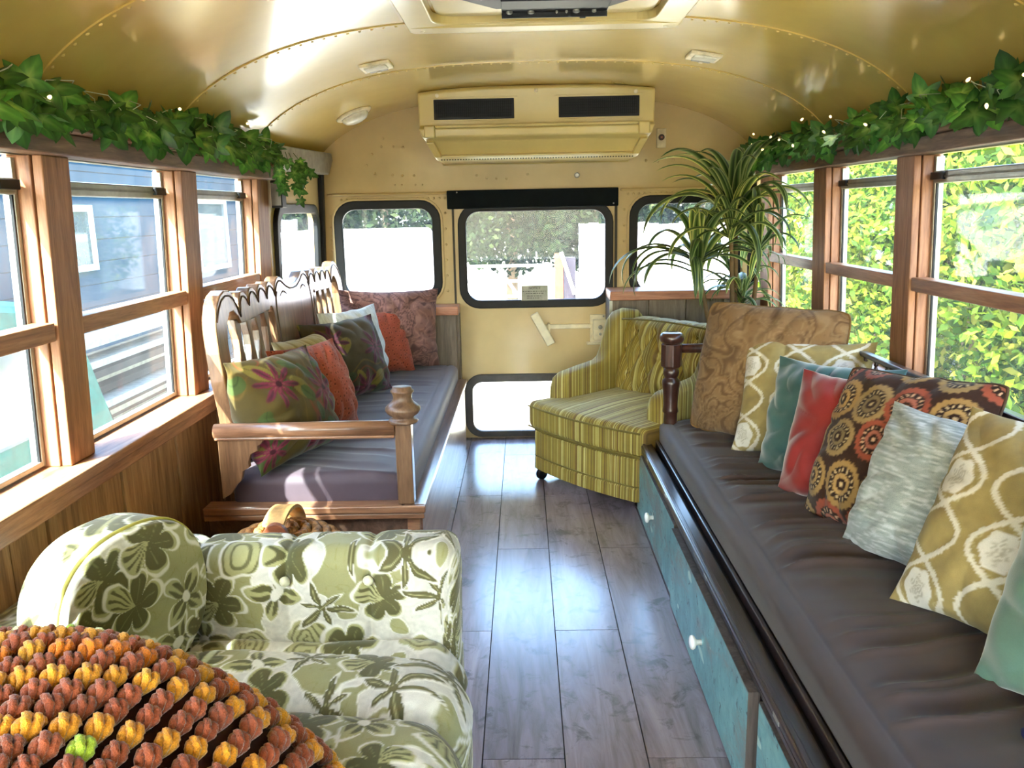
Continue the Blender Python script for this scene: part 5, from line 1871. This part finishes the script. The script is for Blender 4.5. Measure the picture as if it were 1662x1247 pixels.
# ================================================================== STRIPED LEAF PLANT
STRAP = leaf_mat('striped_strap_leaf', .4)
def strap_mesh(i):
    r = random.Random(100 + i)
    L = 1.0
    el0 = r.uniform(.5, 1.45) ; droop = r.uniform(1.6, 3.1)
    n = 16
    p = np.zeros(3); el = el0
    side_ = r.uniform(-.5, .5)
    V, C = [], []
    wid = r.uniform(.036, .054)
    az = 0
    for k in range(n + 1):
        t = k / n
        w = wid * (math.sin(pi * min(.98, .12 + t * .88)) ** .6) * (1 if t < .98 else .2)
        if k == n: w = .001
        d = np.array([math.cos(el) * math.cos(az), math.cos(el) * math.sin(az), math.sin(el)])
        sd = np.array([-math.sin(az), math.cos(az), 0])
        nn = np.cross(d, sd)
        for q, zf in ((-1, .25), (-.62, .12), (-.25, 0), (0, -.10), (.25, 0), (.62, .12), (1, .25)):
            V.append(p + sd * w * q - nn * w * zf * 1.3)
            edge = abs(q)
            col = hexc('#c9d08c') if edge > .9 else (hexc('#56743a') if edge > .5 else (hexc('#22391b') if edge > .1 else hexc('#8fa868')))
            C.append(col)
        p = p + d * L / n
        el -= droop / n * (.35 + 1.3 * t)
        az += side_ / n
    F = []
    for k in range(n):
        for q in range(6):
            a = k * 7 + q
            F.append((a, a + 1, a + 8, a + 7))
    me = bpy.data.meshes.new('leaf')
    me.from_pydata([tuple(v) for v in V], [], F)
    at = me.color_attributes.new('Col', 'FLOAT_COLOR', 'POINT')
    c4 = np.ones((len(V), 4), np.float32); c4[:, :3] = lin(np.clip(np.array(C), 0, 1))
    at.data.foreach_set('color', c4.ravel())
    me.materials.append(STRAP)
    for f in me.polygons: f.use_smooth = True
    return me, p
STR = [strap_mesh(i)[0] for i in range(14)]
pb = (.905, 3.86)
pt = thing('potted_plant', 'tall artificial plant with long striped strap leaves behind the armchair', 'plant', (pb[0], pb[1], 0))
MB().lathe([(.085, 0), (.10, .02), (.125, .20), (.13, .22), (.118, .22), (.115, .19), (.02, .185)], pb[0], pb[1], 28).build('pot', plain('dark_glazed_pot', '#23262a', .3, coat=.4), pt, smooth=True)
MB().lathe([(.114, .185), (.06, .20), (.01, .205)], pb[0], pb[1], 20).build('soil', plain('moss_filling', '#3c3524', .95, bump=.6), pt)
ros = [((.880, 3.79, 1.175), 34, .40, .58, 1), ((.985, 3.76, 1.02), 26, .30, .50, 2), ((.715, 3.79, .955), 28, .32, .52, 3), ((.935, 3.83, .80), 24, .24, .38, 4), ((.850, 3.74, 1.09), 20, .34, .50, 5)]
BARK = plain('plant_cane', '#6b5335', .8, bump=.5, bscale=80)
for (c, n, l0, l1, sd) in ros:
    r = random.Random(sd * 17)
    base = Vector((pb[0] + (c[0] - pb[0]) * .2, pb[1] + .0, .19))
    P = [base.lerp(Vector(c), t) + Vector((math.sin(t * 3) * .012, 0, 0)) for t in np.linspace(0, 1, 10)]
    MB().tube(P, [.013 - .004 * t for t in np.linspace(0, 1, 10)], 10).build('cane', BARK, pt, smooth=True)
    MB().lathe([(.010, -.02), (.016, -.005), (.014, .012), (.006, .03)], c[0], c[1], 12, rot=None).build('growing_tip', plain('leaf_sheath', '#7d5a38', .7), pt) if False else None
    for i in range(n):
        az = 2 * pi * i / n * 2.0 + r.uniform(-.4, .4)
        L = r.uniform(l0, l1)
        # keep the leaves clear of the window wall, the ledge and the rear wall
        ex = c[0] + math.cos(az) * L * .62
        if ex > 1.07: L *= max(.35, (1.07 - c[0]) / (ex - c[0]))
        ey = c[1] + math.sin(az) * L * .62
        if ey > 4.24: L *= max(.4, (4.24 - c[1]) / (ey - c[1]))
        o = bpy.data.objects.new('leaf', r.choice(STR))
        COL.objects.link(o); o.parent = pt
        o.matrix_local = Matrix.Translation(Vector(c) + Vector((r.uniform(-.008, .008), r.uniform(-.008, .008), r.uniform(-.05, .02))) - off(pt)) @ Matrix.Rotation(az, 4, 'Z') @ Matrix.Rotation(r.uniform(-.15, .15), 4, 'Y') @ Matrix.Scale(L, 4)

# ================================================================== OUTSIDE
GZ_ = -.95
def ground():
    s = NT('dry_yard_ground')
    v = s.tc.outputs['Object']
    c = s.ramp(s.noise(v, .35, 6, .6), [(.35, '#d0c8b8'), (.5, '#dcd5c6'), (.64, '#b3b890')])
    c = s.mix(.4, c, s.ramp(s.noise(v, 14, 4), [(.3, (.8, .8, .8, 1)), (.7, (1, 1, 1, 1))]), 'MULTIPLY')
    s.l(c, s.p.inputs['Base Color']); s.set(Roughness=.95)
    return s.m
gr = MB().box(-40, 40, -30, 60, GZ_ - .1, GZ_).build('ground', ground())
tag(gr, 'pale dusty yard ground around the bus', 'ground', kind='structure')
# leaf clouds for trees
def foliage_mesh(name, n, rad, leaf, seed, cols, shell=.55, dim=.6):
    r = np.random.default_rng(seed)
    d = r.normal(size=(n, 3)); d /= np.linalg.norm(d, axis=1, keepdims=True)
    rr = shell + (1 - shell) * r.random(n) ** .6
    lump = 1 + .28 * np.sin(d[:, 0] * 5 + seed) * np.sin(d[:, 1] * 6 + 1) * np.cos(d[:, 2] * 5)
    P = d * (rr * lump)[:, None] * np.array(rad)[None]
    a = r.normal(size=(n, 3)); a /= np.linalg.norm(a, axis=1, keepdims=True)
    b = np.cross(a, d + .6 * r.normal(size=(n, 3))); b /= np.linalg.norm(b, axis=1, keepdims=True)
    s = leaf * r.uniform(.6, 1.3, n)[:, None]
    V = np.stack([P - a * s, P - b * s * .5, P + a * s, P + b * s * .5], 1).reshape(-1, 3)
    F = np.arange(4 * n).reshape(-1, 4)
    cc = np.array([hexc(c) for c in cols])[r.integers(0, len(cols), n)] * r.uniform(.75, 1.2, n)[:, None]
    C = np.repeat(cc, 4, 0) * dim
    me = bpy.data.meshes.new(name)
    me.from_pydata(V.tolist(), [], F.tolist())
    at = me.color_attributes.new('Col', 'FLOAT_COLOR', 'POINT')
    c4 = np.ones((len(V), 4), np.float32); c4[:, :3] = lin(np.clip(C, 0, 1))
    at.data.foreach_set('color', c4.ravel())
    return me
def tree_mat():
    s = NT('tree_leaf')
    a = s.n('Attribute', attribute_name='Col')
    s.l(a.outputs['Color'], s.p.inputs['Base Color'])
    s.set(Roughness=.7)
    s.p.inputs['Specular IOR Level'].default_value = .15
    tr = s.n('BsdfTranslucent'); s.l(a.outputs['Color'], tr.inputs[0])
    mx = s.n('MixShader'); mx.inputs[0].default_value = .4
    s.l(s.p.outputs[0], mx.inputs[1]); s.l(tr.outputs[0], mx.inputs[2]); s.l(mx.outputs[0], s.o.inputs[0])
    return s.m
TREEM = tree_mat()
YG = ['#7ba622', '#93b826', '#adc830', '#5f8f22', '#c6d348', '#47761d']
DG = ['#47703a', '#5c8545', '#6f9650', '#3a5f33', '#8aa75c', '#527a48']
FM = [foliage_mesh('foliage', 26000, (1.15, 1.15, 1.35), .034, 1, YG), foliage_mesh('foliage', 26000, (1.2, 1.2, 1.4), .034, 2, YG), foliage_mesh('foliage', 20000, (1.4, 1.1, 1.2), .045, 3, DG, dim=.36)]
for m in FM: m.materials.append(TREEM)
TRB = plain('tree_bark', '#6b5a48', .9, bump=.5)
def tree(label, cat, x, y, zc, sc, mi, rot, group, name='leafy_tree'):
    t = thing(name, label, cat, (x, y, GZ_), group)
    MB().tube([(x, y, GZ_), (x + .05, y, GZ_ + (zc - GZ_) * .5), (x, y + .05, zc)], [.12, .09, .05], 8).build('trunk', TRB, t)
    o = bpy.data.objects.new('foliage', FM[mi]); COL.objects.link(o); o.parent = t
    o.location = Vector((x, y, zc)) - off(t); o.rotation_euler = (0, 0, rot); o.scale = sc
    o['kind'] = 'stuff'
    return t
k = 0
for (x, y, zc, s_) in ((4.2, 3.2, .55, 1.35), (4.5, 5.4, .9, 1.45), (4.0, 7.6, .6, 1.3), (5.2, 1.0, .8, 1.5), (6.3, 9.0, 1.4, 1.6), (5.6, 6.6, 2.0, 1.5), (6.0, 3.9, 2.3, 1.7), (4.3, 10.2, .6, 1.3), (6.4, 12.2, 1.4, 1.6), (4.8, -1.4, .8, 1.5), (6.5, 15.3, 1.2, 1.7), (4.4, 13.5, .3, 1.2)):
    ordn = ['first', 'second', 'third', 'fourth', 'fifth', 'sixth', 'seventh', 'eighth', 'ninth', 'tenth', 'eleventh', 'twelfth'][k]
    tree('sunlit yellow green bush in the dense hedge outside the right windows', 'bush', x, y, zc, (s_, s_, s_), k % 2, k * 1.3, 'bushes outside the right windows', 'hedge_bush')
    k += 1
for i, (x, y, zc, s_) in enumerate(((-2.6, 15.5, 1.5, 1.5), (-.3, 14.6, 1.75, 1.35), (1.2, 15.2, 1.6, 1.3), (-5.0, 16, 1.9, 1.6), (3.4, 16.5, 1.6, 1.5))):
    tree(['leafy green tree beyond the gate, seen through the rear left window', 'large leafy green tree hanging over the metal gate behind the bus', 'leafy green tree above the reddish gate post', 'tall green tree farthest left beyond the white trailer', 'green tree behind the pale board fence, seen through the rear right window'][i], 'tree', x, y, zc, (s_, s_, s_), 2, i * 2.1, 'trees beyond the rear gate')
# white pale house glimpsed on the right
WP = plain('white_house_paint', '#dfe3e2', .8)
hs = thing('white_house', 'white house wall glimpsed between the bushes on the right', 'house', (8.6, 10, GZ_))
MB().box(8.2, 10.5, 12.5, 18.5, GZ_, .75).build('wall', WP, hs)
Vp, Fp = plate([[(7.9, .75), (10.8, .75), (9.35, 1.6)]], 6.6, 'xz', 12.2)
mesh_obj('roof', Vp, Fp, plain('pale_roof', '#c8cfd0', .8), hs)
for y in (13.5, 15.5):
    w_ = MB().box(8.16, 8.2, y, y + .9, -.1, .55).build('window', plain('pale_window', '#93a8b0', .2), hs)
    MB().box(8.13, 8.16, y + .42, y + .48, -.1, .55).build('mullion', WP, w_)
# blue grey building on the left
BB = plain('slate_blue_siding', '#1b3442', .9, nscale=1.5, namt=.10, spec=.1)
bd = thing('slate_building', 'slate blue building with white framed windows outside the left windows', 'building', (-4.6, 8, GZ_))
nb_ = 0
z = GZ_
MB().box(-5.6, -4.23, -3.0, 12.6, GZ_, 3.0).build('wall', BB, bd)
i = 0
z = GZ_ + .05
while z < 2.9:
    MB().box(-4.23, -4.212 + .0, -3.0, 12.6, z, z + .205).build('siding_board', BB, bd, bevel=.004)
    z += .212
    i += 1
WF = plain('white_window_trim', '#a9ada6', .7, spec=.2)
DG_ = plain('dark_window_glass', '#2c3b3e', .08, spec=.5)
for (a, b, c0, c1) in ((6.75, 8.03, .72, 1.33), (10.6, 11.7, .50, 1.42), (3.2, 4.6, .72, 1.45), (-.5, .9, .7, 1.4)):
    w_ = MB().box(-4.215, -4.17, a, b, c0, c0 + .06).box(-4.215, -4.17, a, b, c1 - .06, c1).box(-4.215, -4.17, a, a + .06, c0 + .06, c1 - .06).box(-4.215, -4.17, b - .06, b, c0 + .06, c1 - .06).build('window_frame', WF, bd)
    MB().box(-4.205, -4.195, a + .06, b - .06, c0 + .06, c1 - .06).build('pane', DG_, w_)
# teal boat-like hull leaning near the left windows
TL = plain('teal_gloss_paint', '#04504a', .6, spec=.08)
cr_ = thing('teal_car', 'teal vehicle parked close outside the left windows', 'vehicle', (-2.4, 3.1, GZ_))
carp = [(1.0, GZ_ + .25), (4.35, GZ_ + .25), (4.40, -.25), (4.30, .02), (4.15, .12), (3.95, .55), (3.75, .78), (3.2, .86), (1.8, .88), (1.0, .80)]
Vp, Fp = plate([carp[::-1]], 1.2, 'yz', -3.45, .05)
mesh_obj('body', Vp, Fp, TL, cr_, smooth=False, bevel=.04)
for (a, b) in ((1.9, 2.6), (2.7, 3.5)):
    MB().box(-2.235, -2.19, a, b, .28, .70).build('side_window', DG_, cr_, bevel=.03)
for y in (1.7, 3.7):
    MB().lathe([(.10, -.10), (.30, -.10), (.32, -.05), (.32, .08), (.28, .10), (.10, .10)], 0, 0, 24, rot=Matrix.Translation((-2.28, y, GZ_ + .32)) @ Matrix.Rotation(pi / 2, 4, 'Y')).build('wheel', BLACK, cr_)
MB().box(-2.20, -2.17, 1.2, 4.2, .0, .04).build('side_trim', plain('cream_side_trim', '#d8d2b0', .5), cr_)
# stack of white boards
lb = thing('lumber_stack', 'low stack of white boards and dark beams on the ground beyond the teal vehicle', 'lumber', (-3.3, 6.2, GZ_))
WB = plain('white_board', '#77776f', .9, spec=.1); DBm = plain('dark_beam', '#1d1b19', .9, spec=.1)
R_ = random.Random(3)
for i in range(16):
    z = GZ_ + .45 + .085 * i * .9
    y0 = 4.9 + R_.uniform(0, .6); y1 = 7.6 + R_.uniform(-.4, .6); x = -3.5 + R_.uniform(-.1, .4)
    if z > .36: break
    MB().box(x - .12, x + .12, y0, y1, z, z + .05).build('board', WB if i % 2 else DBm, lb)
for y in (5.4, 6.4, 7.2):
    MB().box(-3.75, -3.0, y - .05, y + .05, GZ_, GZ_ + .45).build('trestle', DBm, lb)
# white trailer behind the bus
tr_ = thing('white_trailer', 'white box trailer parked behind the bus on the left', 'trailer', (-2.1, 9.8, GZ_))
WT = plain('white_trailer_paint', '#f1f3f5', .5)
MB().box(-2.95, -1.27, 9.0, 11.2, GZ_ + .35, 1.0).build('box_body', WT, tr_, bevel=.06)
MB().box(-2.9, -1.32, 8.975, 9.0, .88, .93).build('roof_trim', GREYP, tr_)
MB().box(-1.80, -1.36, 8.97, 8.995, .86, 1.0).build('marker_panel', plain('pale_blue_panel', '#9fb4c4', .4), tr_)
MB().box(-2.7, -2.4, 8.97, 8.995, .68, .86).build('side_vent', plain('pale_blue_panel', '#9fb4c4', .4), tr_)
for x in (-2.6, -1.7):
    MB().lathe([(.08, -.12), (.33, -.12), (.35, -.06), (.35, .06), (.33, .12), (.08, .12)], 0, 0, 22, rot=Matrix.Translation((x, 9.6, GZ_ + .35)) @ Matrix.Rotation(pi / 2, 4, 'Y')).build('wheel', BLACK, tr_)
# metal gate, posts and board fence
gt = thing('metal_gate', 'pale tubular metal gate with diagonal braces behind the bus', 'gate', (-.6, 12, GZ_))
GT = plain('galvanised_tube', '#8d8e94', .6, spec=.2)
for z in (-.78, -.52, -.26, -.02, .20, .42):
    MB().tube([(-1.6, 12, z), (.27, 12, z)], .022, 8).build('rail', GT, gt)
for x in (-1.6, -1.25, .27):
    MB().tube([(x, 12, -.85), (x, 12, .46)], .028, 8).build('upright', GT, gt)
for (a, b) in ((-1.25, -.3), (-.45, .27)):
    MB().tube([(a, 11.96, .60 if a < -1 else .42), (b, 11.96, -.3 if a < -1 else -.6)], .022, 8).build('brace', GT, gt)
gp_ = MB().box(.38, .50, 12, 12.14, GZ_, .58).build('gate_post', plain('reddish_gate_post', '#6e3f2c', .9, spec=.1)); tag(gp_, 'reddish wooden gate post behind the bus', 'post')
gp2 = MB().box(.50, .68, 12.02, 12.2, GZ_, .52).build('gate_post', plain('grey_gate_post', '#2a2730', .9, spec=.1)); tag(gp2, 'dark grey wooden gate post beside the reddish one', 'post')
sv = MB(); sv.tube([(.47, 11.95, .60), (.66, 11.95, .0)], .03, 6)
sv = sv.build('diagonal_brace', plain('white_brace', '#e2e2e2', .7)); tag(sv, 'pale diagonal timber leaning on the gate posts', 'timber')
fc = thing('board_fence', 'tall pale board fence behind the bus to the right of the gate', 'fence', (2.2, 12.3, GZ_))
x = .74
while x < 4.2:
    MB().box(x, x + .135, 12.2, 12.23, GZ_, .98 + .02 * math.sin(x * 9)).build('fence_board', plain('pale_fence_board', '#a9a6b4', .9, spec=.1), fc)
    x += .145
for z in (-.5, .6):
    MB().box(.74, 4.2, 12.235, 12.28, z, z + .09).build('fence_rail', plain('pale_fence_board', '#a9a6b4', .9, spec=.1), fc)
